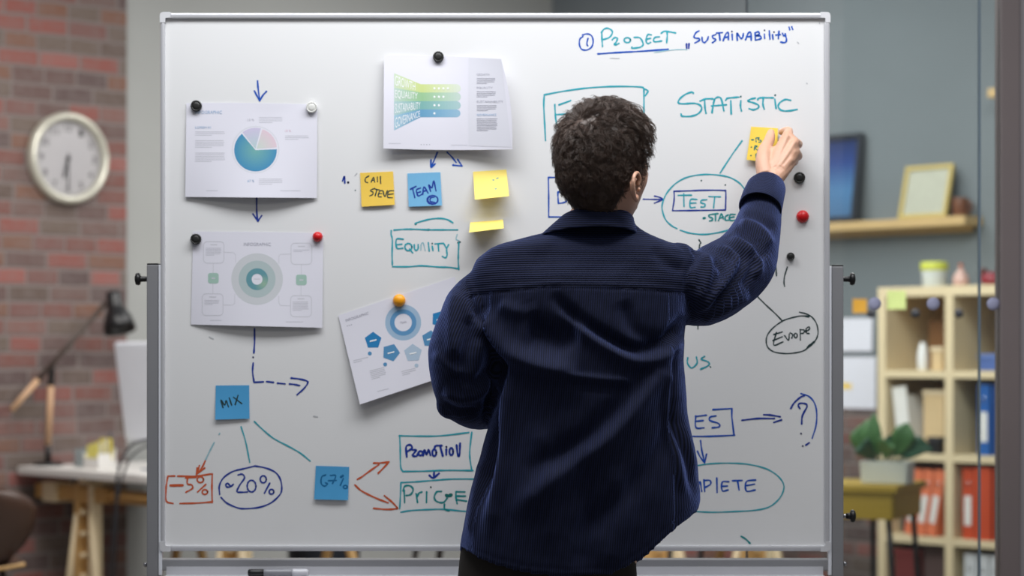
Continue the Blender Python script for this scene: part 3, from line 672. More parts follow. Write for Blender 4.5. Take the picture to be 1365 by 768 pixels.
def ribbon(mb, pts, w_, surf, mi=0):
    """pts in photo pixels, surf maps (px, py, lift) to the sheet written on"""
    q = crom(pts, 5) if len(pts) > 1 else [np.array(pts[0]), np.array(pts[0])+np.array([0.01, 0])]
    zctr[0] += 1; lift = 0.0004+(zctr[0] % 40)*4e-6; n = len(q); L, R = [], []
    jit = random.uniform(0, 6)
    for i, p in enumerate(q):
        t = np.array(q[min(i+1, n-1)])-np.array(q[max(i-1, 0)]); l = math.hypot(*t) or 1; nx, ny = -t[1]/l, t[0]/l
        k = w_/2*(1+0.16*math.sin(i*0.9+jit)+0.08*math.sin(i*2.3+jit))
        L.append((p[0]+nx*k, p[1]+ny*k)); R.append((p[0]-nx*k, p[1]-ny*k))
    vs = [surf(x, y, lift) for x, y in L]+[surf(x, y, lift) for x, y in R]
    mb.add(vs, [(i, i+1, n+i+1, n+i) for i in range(n-1)], mi)
    for e in (q[0], q[-1]):
        c = [surf(e[0]+w_/2*math.cos(a*PI/5), e[1]+w_/2*math.sin(a*PI/5), lift+2e-6) for a in range(10)]
        mb.add(c, [tuple(range(10))], mi)
def on_board(px, py, lift): return P(px, py, BY-lift)-WB
def write(label, *groups, parent=None, surf=None, name='marker_writing'):
    mb = MB(); inks = []
    for crop, ink, w_, s in groups:
        x0, y0, k = CROP[crop]
        if ink not in inks: inks.append(ink)
        for st in parse(s): ribbon(mb, [(x0+a/k, y0+b/k) for a, b in st], w_, surf or on_board, inks.index(ink))
    o = mb.build(name, [INK[i] for i in inks], parent or board, fix=False); o['label'] = label; return o
write('title of the board in teal and blue marker reading Project Sustainability',
 ('T1', 'blue', 2.0, '140 185 190 172 240 190 262 250 245 320 190 355 130 345 105 290 112 230 145 203;203 222 190 285 202 308'),
 ('T1', 'teal', 2.1, '360 155 362 230 368 315;355 158 385 118 430 108 475 135 475 175 440 215 375 237;478 240 505 215 538 222 525 262 502 290 515 297 555 280;o650 243 36 28;728 212 790 215 825 265 828 300 790 325 705 335 703 322;922 183 885 180 865 225 868 270 890 282 915 268;862 235 915 222;1015 205 970 210 948 240 965 262 1040 252;1035 165 1070 142 1130 148 1200 162;1103 150 1104 200 1098 272'),
 ('T1', 'blue', 2.2, '315 400 520 385 800 370 1115 347'), ('T1', 'pale', 1.2, '960 385 1100 362 1230 350 1330 352'),
 ('T1', 'navy', 2.3, '1323 285 1325 335;1352 283 1348 335'),
 ('T2', 'blue', 2.1, '185 138 150 160 128 205 150 220 185 225 190 245 140 275;220 210 225 255 250 270 280 240 292 205;375 180 340 195 345 220 375 232 370 250 338 272;385 163 450 157;415 160 425 245;460 250 490 175 520 160 520 238;475 213 520 205;562 175 565 238;560 143 561 145;622 245 616 162 640 195 668 225 684 205 690 168;715 240 745 165 775 158 780 245;725 205 775 200;824 160 826 240;822 160 860 148 872 175 832 195 880 195 890 225 828 243;930 175 932 222;930 130 931 132;985 138 988 180 992 232;1022 180 1027 232;1038 150 1039 152;1095 140 1088 225;1060 185 1110 178;1135 165 1148 192 1172 190;1165 170 1180 235 1165 270 1115 265;1210 95 1218 125;1240 90 1252 122'))
write('large teal marker word STATISTIC',
 ('T3', 'teal', 2.3, '222 108 205 97 140 120 85 165 70 205 120 215 230 210 290 230 305 270 270 315 200 340 110 340 98 318;290 187 350 165 420 165;335 175 340 260 350 312;410 305 425 215 440 165 475 148 505 170 530 285;405 237 555 225;548 180 565 160 620 152 680 147;600 185 605 320;702 185 698 240 708 288;700 141 701 143;848 157 800 168 775 188 830 205 880 230 875 258 830 275 785 265;872 175 885 157 950 153 1030 155;928 165 925 220 938 268;1045 170 1058 262;1048 127 1049 129;1205 180 1150 172 1095 205 1080 245 1110 280 1180 287 1270 272'))
write('teal marker oval around the boxed word TEST with STAGE below it and an arrow pointing in',
 ('T4', 'teal', 1.9, '1075 360 1060 310 1020 250 960 180 860 125 720 100 580 98 430 125 310 190 220 290 178 390 175 460 210 560 270 620 325 650;360 667 450 695 580 710 700 700 850 665 960 600;338 310 475 308;395 295 398 425;530 352 465 355 462 432 510 432;468 390 520 388;630 355 580 360 570 385 612 400 605 428 570 430;652 322 770 325;712 325 700 440'),
 ('T4', 'tealdk', 2.0, '690 502 655 512 655 530 690 545 685 565 658 572;695 502 745 497;720 500 720 570;750 570 780 500 800 550;762 545 800 530;850 510 820 530 825 565 860 560 858 540;920 505 870 510 872 565 915 565;872 538 910 530;820 203 821 204;575 158 576 159'), ('T4', 'tealdk', 3.0, '598 544 612 542'),
 ('T4', 'navy', 1.8, '295 268 297 350 280 465;280 467 500 465 820 460;822 460 825 280 800 260 600 258 400 265 295 268;-20 350 100 352 175 352;95 318 140 328 180 352 130 375 95 390'),
 ('C11', 'teal', 1.9, '940 577 895 640 845 717'))
write('black marker oval around the word Europe with branching lines',
 ('T5', 'black', 1.7, '750 205 640 205 520 230 415 268 300 350 225 440 205 530 230 610 310 665 450 685 580 675 680 650 740 610 790 570 845 500 868 420 855 320 810 240 740 185 630 155;410 408 300 442;335 415 300 575 420 535;290 520 410 470;440 455 490 515 500 435;512 420 545 445 530 490;o582 455 20 28;640 375 642 515;640 380 690 385 685 420 650 430;705 410 760 370 750 345 715 370 720 420 755 430'),
 ('T5', 'black', 2.8, '715 208 750 210;735 605 775 570 820 535'),
 ('E8', 'black', 1.7, '440 476 540 480 620 482;613 400 613 440 620 482;620 482 700 560 760 615 810 668'))
for lb_, st_ in (('short curved black marker stroke below the small black magnet', '850 262 830 330 825 380 830 408'), ('black marker stroke running down beside the raised elbow', '775 180 764 240 768 328'), ('short black marker stroke below the raised sleeve', '172 640 172 730'), ('short black marker stroke above the right shoulder', '180 55 195 78;195 78 185 95 182 150')):
    write(lb_, ('E8', 'black', 1.7, st_))
write('teal marker letters US beside the jacket', ('T6', 'teal', 2.0, '92 65 90 105 120 140 160 105 155 60;215 55 190 75 240 95 245 120 185 150;257 132 258 133'))
write('blue marker box round a word ending in ES beside the jacket', ('T6', 'blue', 2.1, '275 445 415 437;415 437 415 500 430 632;20 640 250 640 435 632;150 490 152 575 210 578;150 495 228 485;155 530 205 525;298 490 255 500 255 525 315 545 322 570 270 578'))
write('blue marker arrow pointing right to the question mark', ('T6', 'navy', 2.3, '488 523 600 510 725 510;648 482 700 485 768 497;722 538 778 520'))
write('blue marker question mark inside an open curve', ('T6', 'navy', 2.3, '845 437 870 395 915 355 945 342;912 437 900 415 910 400 945 400 965 420 930 490 925 550;920 620 921 621;932 710 933 711;980 688 955 705'), ('T6', 'blue', 2.0, '920 328 980 350 1020 400 1035 470 1030 560 1002 655'))
write('teal marker oval around the blue word ending PLETE with a blue arrow above',
 ('T7', 'blue', 2.1, '122 38 130 100 150 190;100 110 120 150 150 190;150 190 163 130;70 380 85 310 100 360 118 318 130 385;145 305 150 385;145 310 185 310 190 335 150 360;233 293 235 392;315 318 270 322 270 380 310 375;272 350 305 348;340 312 405 310;375 315 385 375;498 307 435 318 435 382 495 375;437 345 490 335'),
 ('T7', 'teal', 1.8, '-120 300 -60 240 110 207 200 195 330 192 450 200 570 230 650 280 690 340 680 400 640 455 580 495 480 515 330 523 200 527 80 520 -40 500 -110 420'))
write('short teal marker tick near the bottom of the board', ('T7', 'tealdk', 2.2, '400 692 430 710 460 740'))
write('teal marker box half hidden behind the head with letter E',
 ('E7', 'teal', 2.1, '52 330 47 230 42 130 45 70;45 70 150 50 300 30 450 22 590 25 612 35;612 35 612 130 612 330;612 35 635 48 620 75;105 125 108 185 115 240;128 127 195 103;112 183 180 178'),)
write('blue marker box half hidden behind the head with letter D',
 ('E7', 'blue', 1.9, '430 540 130 540 68 540;68 540 70 650 70 765;70 765 430 765;122 622 123 655 125 688;122 622 160 628 178 655 165 680 125 688'),)
write('teal marker box around the word EQUILITY with an arc above',
 ('E1', 'teal', 2.0, '110 215 110 270 125 330 122 500 125 655;145 208 280 198 420 198 580 205 680 205 960 205;130 677 330 677 500 665 700 680 850 685 975 705;975 370 970 500 968 600 975 715;415 130 450 110 600 70 730 58 830 75 900 115;265 325 178 325 182 438 260 440;182 395 245 388;o330 425 45 46;345 450 385 500;405 395 410 450 435 468 455 440 455 395;585 370 597 475;635 415 645 470;635 380 636 381;670 385 780 378;712 385 718 475;785 385 815 440;845 395 820 450 825 530 805 562 765 545'),
 ('E1', 'tealdk', 3.2, '420 130 424 128;580 206 590 203'), ('E1', 'pale', 1.5, '490 465 495 390 520 375 545 470;955 265 940 325 980 345'), ('E1', 'black', 2.4, '965 372 990 362'))
write('blue marker numeral one beside the yellow note', ('E2', 'navy', 2.2, '100 180 122 130 125 205'), ('E2', 'navy', 3.0, '162 197 164 197'), ('E2', 'tealdk', 1.6, '243 288 244 288'))
write('blue marker arrow pointing down above the pie chart sheet', ('C01', 'blue', 2.2, '688 518 692 570 702 645;668 582 685 615 702 645;702 645 722 610 745 585'))
write('blue marker arrow pointing down between the two left sheets', ('C02', 'navy', 2.2, '453 600 453 690 458 742;433 708 460 747;460 747 480 717'))
write('two blue marker arrows below the sheet with the banded chart', ('px', 'blue', 2.0, '583 203 579 213 574.5 223;574.5 213 574.5 223 580 218.5;596 203 602 209 608 216.5;603.5 220 616 221.5;616 221.5 610 212.5'))
write('dashed blue marker arrow bending right below the rings sheet', ('E6', 'navy', 2.2, '350 -10 350 100 345 180;339 213 340 215;340 260 335 330 347 412;347 412 420 408;445 406 500 412;530 418 590 424;625 425 660 428 705 437;637 378 700 385 755 398 770 415 740 460 685 510'))
for lb_, ik_, st_ in (('short teal marker line below the MIX note', 'teal', '345 395 362 450 378 530'), ('long teal marker line running down right from the MIX note', 'teal', '395 375 430 408 470 440 530 472 570 495 607 525'), ('faint teal marker line running down left from the MIX note', 'pale', '264 420 262 424;243 455 225 490 210 522')):
    write(lb_, ('C07', ik_, 1.8, st_))
write('orange marker box reading minus five percent with an arrow',
 ('E3', 'orange', 2.2, '375 285 345 345 300 400;305 345 300 400;300 400 370 345;325 325 305 390;140 415 290 415 435 395;435 395 432 520 435 640;160 648 300 645 435 635;100 648 45 630 38 550 50 450 58 415;58 415 115 413;208 430 295 425;225 430 222 480 260 490 265 520 210 552;o333 445 27 25;380 485 310 550;o372 550 23 20'), ('E3', 'orange', 3.2, '78 495 183 493'))
write('blue marker oval around the words about twenty percent',
 ('E3', 'navy', 2.1, '800 328 700 352 610 375 530 430 495 500 498 570;510 597 560 645 650 685 720 692 840 680 940 640 1010 575 1028 520 1015 440 970 380 890 345 800 328;615 485 590 505 560 508 550 490 565 475 585 495;655 405 690 398 710 430 670 490 645 545 675 552 735 550;o770 500 37 50;o870 442 26 30;925 475 880 560;o940 548 20 20'))
write('two orange marker arrows forking right from the blue sixty-seven percent note', ('E4', 'orange', 2.3, '600 308 650 280 760 200 860 130;795 112 880 110 980 98;980 98 920 165 850 235;570 375 640 440 740 495 850 545 970 590;925 505 1010 575 1080 650 1060 663 950 670 795 657'))
write('teal marker box around the bold blue word Promotion with an arrow below',
 ('E5', 'teal', 2.0, '45 70 200 73 400 70 640 42;50 75 55 200 58 330 75 375;75 375 250 372 450 365 675 367;665 40 648 190 650 270 665 365'),
 ('E5', 'navy', 2.7, '110 250 105 165 140 148 155 175 115 205;160 190 190 195 160 235 190 245 212 215;o228 220 19 18;250 240 262 190 280 230 295 190 312 235;o345 215 17 28;345 180 360 155 410 155;395 160 418 243;448 185 447 232;448 165 449 166;o490 205 16 30;535 150 545 230 560 235 565 135;345 375 342 400 340 428;303 408 335 430 385 392'))
write('teal marker box around the green word Price',
 ('E5', 'teal', 2.0, '62 470 200 462 330 452 500 440 760 440;60 470 55 600 50 692;60 722 150 708 300 700 430 698 605 715 760 716'),
 ('E5', 'tealdk', 2.3, '88 535 92 640;78 540 95 500 140 498 165 530 145 570 105 580;190 565 202 640;200 590 215 560 240 550;280 550 278 640;315 508 316 509;405 545 365 550 345 595 365 630 420 640 455 605;605 550 535 548;530 548 530 600 540 650;535 585 610 585;535 615 620 628;432 655 433 695 470 712'), ('E5', 'green', 4.2, '448 578 460 585 490 575'))
for cr_, w_, st_ in (('T1', 1.0, '455 447 560 450'), ('C07', 1.6, '620 355 635 358'), ('C07', 1.6, '225 55 240 62'), ('E2', 1.2, '240 120 262 95'), ('C11', 1.5, '1180 150 1185 155'), ('C11', 1.5, '1220 328 1222 330'), ('C11', 1.5, '1275 66 1276 70')):
    write('faint rubbed-out marker smudge', (cr_, 'grey', w_, st_), name='marker_smudge')

# ------------------------------------------------------------------ sheets, notes and magnets on the board
class Sheet:
    def __init__(s, c, depth, bend=None): s.c = [np.array(q, float) for q in c]; s.depth = depth; s.bend = bend
    def px(s, u, v):
        a, b, c, d = s.c; p = (a*(1-u)+b*u)*(1-v)+(d*(1-u)+c*u)*v
        return p+np.array(s.bend(u, v)) if s.bend else p
    def uv(s, x, y):
        u = v = 0.5
        for _ in range(8):
            p = s.px(u, v); e = np.array([x, y])-p; h = 1e-3
            J = np.stack([(s.px(u+h, v)-p)/h, (s.px(u, v+h)-p)/h], 1); du = np.linalg.solve(J, e); u += du[0]; v += du[1]
        return u, v
    def at(s, u, v, lift=0.0):
        p = s.px(u, v); return P(p[0], p[1], BY-max(0.0008, s.depth(u, v))-lift)
    def surf(s, px, py, lift): u, v = s.uv(px, py); return s.at(u, v, lift)-s.loc
    def grid(s, n=26):
        vs = [s.at(i/n, j/n)-s.loc for j in range(n+1) for i in range(n+1)]
        return vs, [(j*(n+1)+i, j*(n+1)+i+1, (j+1)*(n+1)+i+1, (j+1)*(n+1)+i) for j in range(n) for i in range(n)]
def make_sheet(name, label, cat, group, sh, m, n=26):
    sh.loc = P(*sh.px(0.5, 0.5), BY); o = thing(name, label, cat, sh.loc, group=group)
    vs, fs = sh.grid(n); b = MB().add(vs, fs, 0, True).build('sheet' if name != 'sticky_note' else 'note_sheet', m, o, fix=False)
    so = b.modifiers.new('thick', 'SOLIDIFY'); so.thickness = 0.00025; so.offset = -1; es = b.modifiers.new('crisp_rim', 'EDGE_SPLIT'); es.split_angle = math.radians(40)
    return o
PAPER = mat('white_paper', (228, 227, 238), 0.65, var=0.015, scale=12, bump=0.04, bscale=25)
def flatmat(name, rgb): return mat('print_'+name, rgb, 0.6, var=0.02)
def pr_poly(mb, sh, pts, mi, lift=0.0005, k=(0, 0, 1)):
    """a filled fan of points given in crop pixels"""
    x0, y0, s_ = k; q = [(x0+a/s_, y0+b/s_) for a, b in pts]; c = np.mean(q, 0); n = len(q); vs = [sh.surf(*c, lift)]; fs = []
    R = 12 if np.ptp(q, 0).max() > 60 else 3
    for r in range(1, R+1): vs += [sh.surf(c[0]+(a-c[0])*r/R, c[1]+(b-c[1])*r/R, lift) for a, b in q]
    for i in range(n): fs.append((0, 1+i, 1+(i+1) % n))
    for r in range(R-1):
        for i in range(n): j = (i+1) % n; fs.append((1+r*n+i, 1+(r+1)*n+i, 1+(r+1)*n+j, 1+r*n+j))
    mb.add(vs, fs, mi)
def seg_pts(p, n=6):
    out = []
    for i in range(len(p)):
        a, b = np.array(p[i]), np.array(p[(i+1) % len(p)])
        out += [tuple(a+(b-a)*t/n) for t in range(n)]
    return out
def pr_disc(mb, sh, cx, cy, r, mi, lift, k, r0=0, a0=0, a1=360, ry=None):
    x0, y0, s_ = k; n = max(6, int((a1-a0)/9)); ry = ry or r; fs = []; vs = []
    rs = np.linspace(r0, r, 5)
    for q in rs:
        for i in range(n+1):
            a = math.radians(a0+(a1-a0)*i/n); vs.append(sh.surf(x0+(cx+q*math.cos(a))/s_, y0+(cy-q*ry/r*math.sin(a))/s_, lift))
    for j in range(4):
        for i in range(n): fs.append((j*(n+1)+i, j*(n+1)+i+1, (j+1)*(n+1)+i+1, (j+1)*(n+1)+i))
    mb.add(vs, fs, mi)
def pr_line(mb, sh, pts, w_, mi, k, lift=0.0004):
    x0, y0, s_ = k; q = [(x0+a/s_, y0+b/s_) for a, b in pts]; w_ = w_/s_/2
    for a, b in zip(q[:-1], q[1:]):
        a, b = np.array(a), np.array(b); l = np.linalg.norm(b-a); m_ = max(1, int(l/6)); nrm = np.array([-(b-a)[1], (b-a)[0]])/l*w_
        pts_ = [a+(b-a)*t/m_ for t in range(m_+1)]; vs = [sh.surf(*(p+nrm), lift) for p in pts_]+[sh.surf(*(p-nrm), lift) for p in pts_]
        mb.add(vs, [(i, i+1, m_+2+i, m_+1+i) for i in range(m_)], mi)
def rrect(x0, y0, x1, y1, r, n=4):
    out = []
    for cx, cy, a in ((x1-r, y0+r, -90), (x1-r, y1-r, 0), (x0+r, y1-r, 90), (x0+r, y0+r, 180)):
        out += [(cx+r*math.cos(math.radians(a+90*i/n)), cy+r*math.sin(math.radians(a+90*i/n))) for i in range(n+1)]
    return out
TXT = {}
def text_tris(s):
    if s in TXT: return TXT[s]
    cu_ = bpy.data.curves.new('t', 'FONT'); cu_.body = s; cu_.resolution_u = 3; o = bpy.data.objects.new('t', cu_); COL.objects.link(o)
    dg = bpy.context.evaluated_depsgraph_get(); dg.update(); m_ = bpy.data.meshes.new_from_object(o.evaluated_get(dg))
    v = np.array([q.co[:2] for q in m_.vertices]); f = [tuple(p.vertices) for p in m_.polygons]
    bpy.data.objects.remove(o); bpy.data.curves.remove(cu_); bpy.data.meshes.remove(m_)
    v[:, 0] = (v[:, 0]-v[:, 0].min())/np.ptp(v[:, 0]); v[:, 1] = (v[:, 1]-v[:, 1].min())/np.ptp(v[:, 1]); TXT[s] = (v, f); return TXT[s]
def pr_text(mb, sh, s, quad, mi, k, lift=0.0007):
    """text fitted to a crop quad TL, TR, BR, BL"""
    x0, y0, s_ = k; v, f = text_tris(s); a, b, c, d = [np.array(q, float) for q in quad]; vs = []
    for u_, w_ in v:
        t = 1-w_; p = (a*(1-u_)+b*u_)*(1-t)+(d*(1-u_)+c*u_)*t; vs.append(sh.surf(x0+p[0]/s_, y0+p[1]/s_, lift))
    mb.add(vs, f, mi)
def box4(x, y, w_, h): return [(x, y), (x+w_, y), (x+w_, y+h), (x, y+h)]
def para(mb, sh, x, y, w_, n, dy, mi, k, lw=3.2, ang=0, last=0.55, lift=0.0004):
    ca, sa = math.cos(ang), math.sin(ang)
    for i in range(n):
        l = w_*(last if i == n-1 else random.uniform(0.93, 1.0)); a = (x-sa*dy*i, y+ca*dy*i)
        pr_line(mb, sh, [a, (a[0]+l*ca, a[1]+l*sa)], lw, mi, k, lift)
GREYP = flatmat('grey_text', (196, 196, 206)); GREYD = flatmat('mid_grey_text', (176, 176, 188)); BLUET = flatmat('blue_text', (150, 180, 212))
# --- sheet with the pie chart
K2 = CROP['C02']
shA = Sheet([(248.5, 137.5), (423, 139.5), (422.5, 264), (247, 262.5)], lambda u, v: 0.0015+0.016*v**1.8*math.sin(PI*u)**1.2+0.004*v*(u < 2)+0.0015*math.sin(7*u+3*v), lambda u, v: (0, -1.2*math.sin(PI*u)*(1-v)))
A = make_sheet('paper_sheet', 'white printed sheet with a blue and pink pie chart', 'paper', 'printed sheets on the whiteboard', shA, PAPER)
def radial(name, c0, c1):
    m = bpy.data.materials.new(name); m.use_nodes = True; nt = m.node_tree; at = nt.nodes.new('ShaderNodeTexCoord')
    mp = nt.nodes.new('ShaderNodeMapping'); mp.inputs['Scale'].default_value = (18, 18, 18); gr = nt.nodes.new('ShaderNodeTexGradient'); gr.gradient_type = 'SPHERICAL'
    mx = nt.nodes.new('ShaderNodeMix'); mx.data_type = 'RGBA'; mx.inputs[6].default_value = (*lin(c0), 1); mx.inputs[7].default_value = (*lin(c1), 1)
    nt.links.new(at.outputs['Object'], mp.inputs[0]); nt.links.new(mp.outputs[0], gr.inputs[0]); nt.links.new(gr.outputs[0], mx.inputs[0]); nt.links.new(mx.outputs[2], nt.nodes['Principled BSDF'].inputs[0])
    nt.nodes['Principled BSDF'].inputs['Roughness'].default_value = 0.6; return m, mp
g = MB(); pc = Vector(shA.surf(K2[0]+448/K2[2], K2[1]+362/K2[2], 0))
pie = []
for nm, a_, b_ in (('print_pie_blue', (44, 132, 184), (112, 172, 168)), ('print_pie_lilac', (206, 194, 224), (178, 204, 206)), ('print_pie_pink', (226, 196, 212), (196, 214, 204))):
    m_, mp_ = radial(nm, a_, b_); mp_.inputs['Location'].default_value = -pc*18; pie.append(m_)
pr_disc(g, shA, 447, 362, 128, 5, 0.0003, K2, 122)
pr_disc(g, shA, 447, 364, 115, 0, 0.0004, K2, 0, 130, 362.5); pr_disc(g, shA, 447, 357, 113, 1, 0.0004, K2, 0, 75.5, 128); pr_disc(g, shA, 452, 357, 110, 2, 0.0004, K2, 0, 4.5, 73)
pr_text(g, shA, 'INFOGRAPHIC', box4(122, 152, 144, 17), 3, K2); pr_text(g, shA, 'LOREM 01', box4(122, 236, 84, 12), 3, K2)
para(g, shA, 122, 266, 162, 3, 9, 4, K2); para(g, shA, 122, 313, 162, 5, 9, 4, K2); para(g, shA, 122, 380, 162, 6, 9, 4, K2); para(g, shA, 465, 188, 130, 4, 9, 4, K2); para(g, shA, 606, 288, 130, 3, 9, 4, K2); para(g, shA, 465, 520, 130, 4, 9, 4, K2)
pr_text(g, shA, '67 %', box4(404, 524, 36, 13), 3, K2); pr_text(g, shA, '15 %', box4(404, 195, 36, 12), 4, K2); pr_text(g, shA, '18 %', box4(606, 254, 32, 12), 6, K2)
para(g, shA, 182, 583, 62, 1, 9, 4, K2, last=1); para(g, shA, 580, 583, 110, 1, 9, 4, K2, last=1)
g.build('printed_chart', pie+[BLUET, GREYP, flatmat('ring_grey', (216, 217, 226)), flatmat('pink_text', (222, 190, 204))], A, fix=False)
# --- sheet with concentric rings
K3 = CROP['C03']
shB = Sheet([(257.5, 308.8), (431, 310.8), (429.6, 437), (254.6, 432.7)], lambda u, v: 0.0015+0.010*v**2*math.sin(PI*min(1, u*1.0))+0.006*v*u, lambda u, v: (0, -0.6*math.sin(PI*u)*(1-v)))
B = make_sheet('paper_sheet', 'white printed sheet with pale green concentric rings', 'paper', 'printed sheets on the whiteboard', shB, PAPER)
g = MB()
pr_disc(g, shB, 541, 394, 165, 0, 0.0003, K3, 115); pr_disc(g, shB, 541, 394, 118, 1, 0.0004, K3, 65)
rg, mp_ = radial('print_ring_green', (96, 150, 162), (150, 182, 158)); c_ = Vector(shB.surf(K3[0]+585/K3[2], K3[1]+425/K3[2], 0)); mp_.inputs['Scale'].default_value = (45,)*3; mp_.inputs['Location'].default_value = -c_*45
pr_disc(g, shB, 541, 395, 70, 2, 0.0005, K3, 35)
para(g, shB, 520, 394, 40, 1, 9, 4, K3, last=1)
for x0, y0, x1, y1 in ((198, 154, 329, 292), (758, 164, 891, 300), (190, 488, 323, 627), (755, 500, 889, 635)):
    q = rrect(x0, y0, x1, y1, 24); pr_line(g, shB, q+[q[0]], 4.5, 3, K3)
    pr_line(g, shB, [((x0+x1)/2-22, y0+20), ((x0+x1)/2+22, y0+20)], 7, 3, K3)
para(g, shB, 212, 196, 100, 6, 9, 4, K3); para(g, shB, 772, 208, 105, 2, 9, 4, K3); para(g, shB, 204, 530, 95, 4, 9, 4, K3); para(g, shB, 768, 540, 105, 7, 9, 4, K3)
for x0, y0 in ((227, 355), (790, 366)): pr_poly(g, shB, rrect(x0, y0, x0+68, y0+67, 14), 5, 0.0005, K3); pr_line(g, shB, [(x0+22, y0+34), (x0+46, y0+34)], 8, 3, K3, 0.0007)
for q in ([(329, 222), (390, 224), (404, 240), (404, 290)], [(323, 560), (385, 560), (398, 548), (398, 490)], [(758, 233), (690, 235), (680, 250), (680, 295)], [(755, 565), (690, 562), (680, 545), (680, 500)], [(260, 292), (260, 355)], [(258, 422), (258, 488)], [(824, 300), (824, 366)], [(822, 433), (822, 500)]): pr_line(g, shB, q, 3.5, 3, K3)
pr_text(g, shB, 'INFOGRAPHIC', box4(456, 161, 172, 20), 6, K3); para(g, shB, 240, 658, 75, 1, 9, 4, K3, last=1); para(g, shB, 725, 668, 110, 1, 9, 4, K3, last=1)
g.build('printed_chart', [flatmat('ring_outer', (206, 209, 214)), flatmat('ring_mid', (178, 194, 196)), rg, flatmat('line_grey', (208, 208, 217)), GREYP, flatmat('tile_green', (164, 196, 184)), GREYD], B, fix=False)
# --- sheet with four coloured bands, hanging from one magnet and curling at its right edge
K4 = CROP['C04']
shC = Sheet([(512, 73.5), (668, 78.5), (683, 199), (511, 198)], lambda u, v: 0.003+0.030*max(0, u-0.5)**1.6*3.0*(1-0.25*v)+0.018*max(0, 0.45-u)**1.5*1.6+0.010*v**1.5+0.004*math.sin(PI*v),
            lambda u, v: (5*u**2*math.sin(PI*v)+1.2*math.sin(PI*v)*(u-1)*0, (1.5*math.sin(PI*u)*v-2.0*math.sin(PI*u)*(1-v)*0.6)))
Cc = make_sheet('paper_sheet', 'white printed sheet with four coloured bands, curling away at the right edge', 'paper', 'printed sheets on the whiteboard', shC, PAPER)
g = MB()
bands = [((216, 262), (280, 292), (333,), 0), ]
ly = [214, 302, 385, 470, 560]; ry_ = [281, 331, 383, 433, 480]; xr_ = [500, 500, 500, 500]
cols = [((198, 216, 186), (196, 212, 122), (216, 226, 206)), ((184, 208, 196), (136, 186, 130), (190, 212, 200)), ((172, 202, 204), (104, 166, 160), (160, 196, 198)), ((156, 196, 216), (78, 144, 186), (136, 180, 208))]
mats_ = []
for i in range(4):
    for j in range(3): mats_.append(flatmat('band_%s_%s' % ('abcd'[i], 'xyz'[j]), cols[i][j]))
def quadp(x0, x1, i, mi):
    f = lambda x, a, b: a+(b-a)*(x-340)/160
    n = 6; xs = np.linspace(x0, x1, n+1); vs = [shC.surf(K4[0]+x/K4[2], K4[1]+f(x, ly[i], ry_[i])/K4[2], 0.0004) for x in xs]+[shC.surf(K4[0]+x/K4[2], K4[1]+f(x, ly[i+1], ry_[i+1])/K4[2], 0.0004) for x in xs]
    g.add(vs, [(q, q+1, n+2+q, n+1+q) for q in range(n)], mi)
def mixc(a, b, t): return tuple(a[i]+(b[i]-a[i])*t for i in range(3))
mats_ = []
def band_mat(i, t):      # printed gradient steps along a band
    c = mixc(cols[i][0], cols[i][1], t/0.62) if t < 0.62 else mixc(cols[i][1], cols[i][2], (t-0.62)/0.38)
    c = mixc(c, (224, 230, 236), 0.15)
    m_ = flatmat('band_%d_%d' % (i, int(t*1000)), c)
    if m_ not in mats_: mats_.append(m_)
    return mats_.index(m_)
for i in range(4):
    for x in range(340, 500, 16): quadp(x, x+16, i, band_mat(i, (x+8-340)/(500-340)*0.62))
    y0, y1 = ry_[i], ry_[i+1]; yc = (y0+y1)/2; rr0 = (y1-y0)/2
    xs = list(range(500, 716, 18))
    for x in xs: pr_poly(g, shC, seg_pts([(x, y0), (x+18, y0), (x+18, y1), (x, y1)], 2), band_mat(i, 0.62+0.38*(x-500)/216), 0.0004, K4)
    pr_disc(g, shC, 716, yc, rr0, band_mat(i, 0.999), 0.0004, K4, 0, -90, 90)
mats_.append(flatmat('white', (244, 246, 248))); wi = len(mats_)-1

for i, s_ in enumerate(('GROWTH', 'EQUALITY', 'SUSTAINABILITY', 'GOVERNANCE')):
    xe = (468, 482, 498, 496)[i]; f = lambda x, a, b: a+(b-a)*(x-340)/160
    h0, h1 = ly[i], ly[i+1]; k0 = f(xe, ly[i], ry_[i]); k1 = f(xe, ly[i+1], ry_[i+1])
    pr_text(g, shC, s_, [(346, h0+13), (xe, k0+6), (xe, k1-6), (346, h1-13)], wi, K4, 0.0008)
    yc = (ry_[i]+ry_[i+1])/2
    for q in range(4-i): pr_disc(g, shC, 583+27*q, yc, 6.5, wi, 0.0007, K4)
g.build('printed_chart', mats_, Cc, fix=False)
for x_, y_, l_ in ((308, 638, 72), (682, 648, 100)): g = MB(); para(g, shC, x_, y_, l_, 1, 9, 0, K4, last=1); g.build('footer_line', GREYP, Cc, fix=False)
for q in range(4): g = MB(); pr_disc(g, shC, 503+17*q, 645, 3, 0, 0.0005, K4); g.build('footer_dot', GREYD, Cc, fix=False)
g = MB(); wi = -1
pr_poly(g, shC, seg_pts([(788, 122), (986, 131), (1046, 660), (788, 652)], 16), wi+3, 0.0006, K4)
for y, n, s_ in ((222, 4, 'GROWTH'), (302, 4, 'EQUALITY'), (385, 4, 'SUSTAINABILITY'), (465, 8, 'GOVERNANCE')):
    pr_text(g, shC, s_, box4(838, y-6, 12+10.5*len(s_), 13), wi+(4 if n == 8 else 2), K4, 0.0012); para(g, shC, 838, y+24, 112+(y-222)*0.05, n, 10, wi+2, K4, lift=0.0011)
g.build('printed_text', [GREYP, GREYD, flatmat('grey_panel', (222, 222, 232)), BLUET], Cc, fix=False)
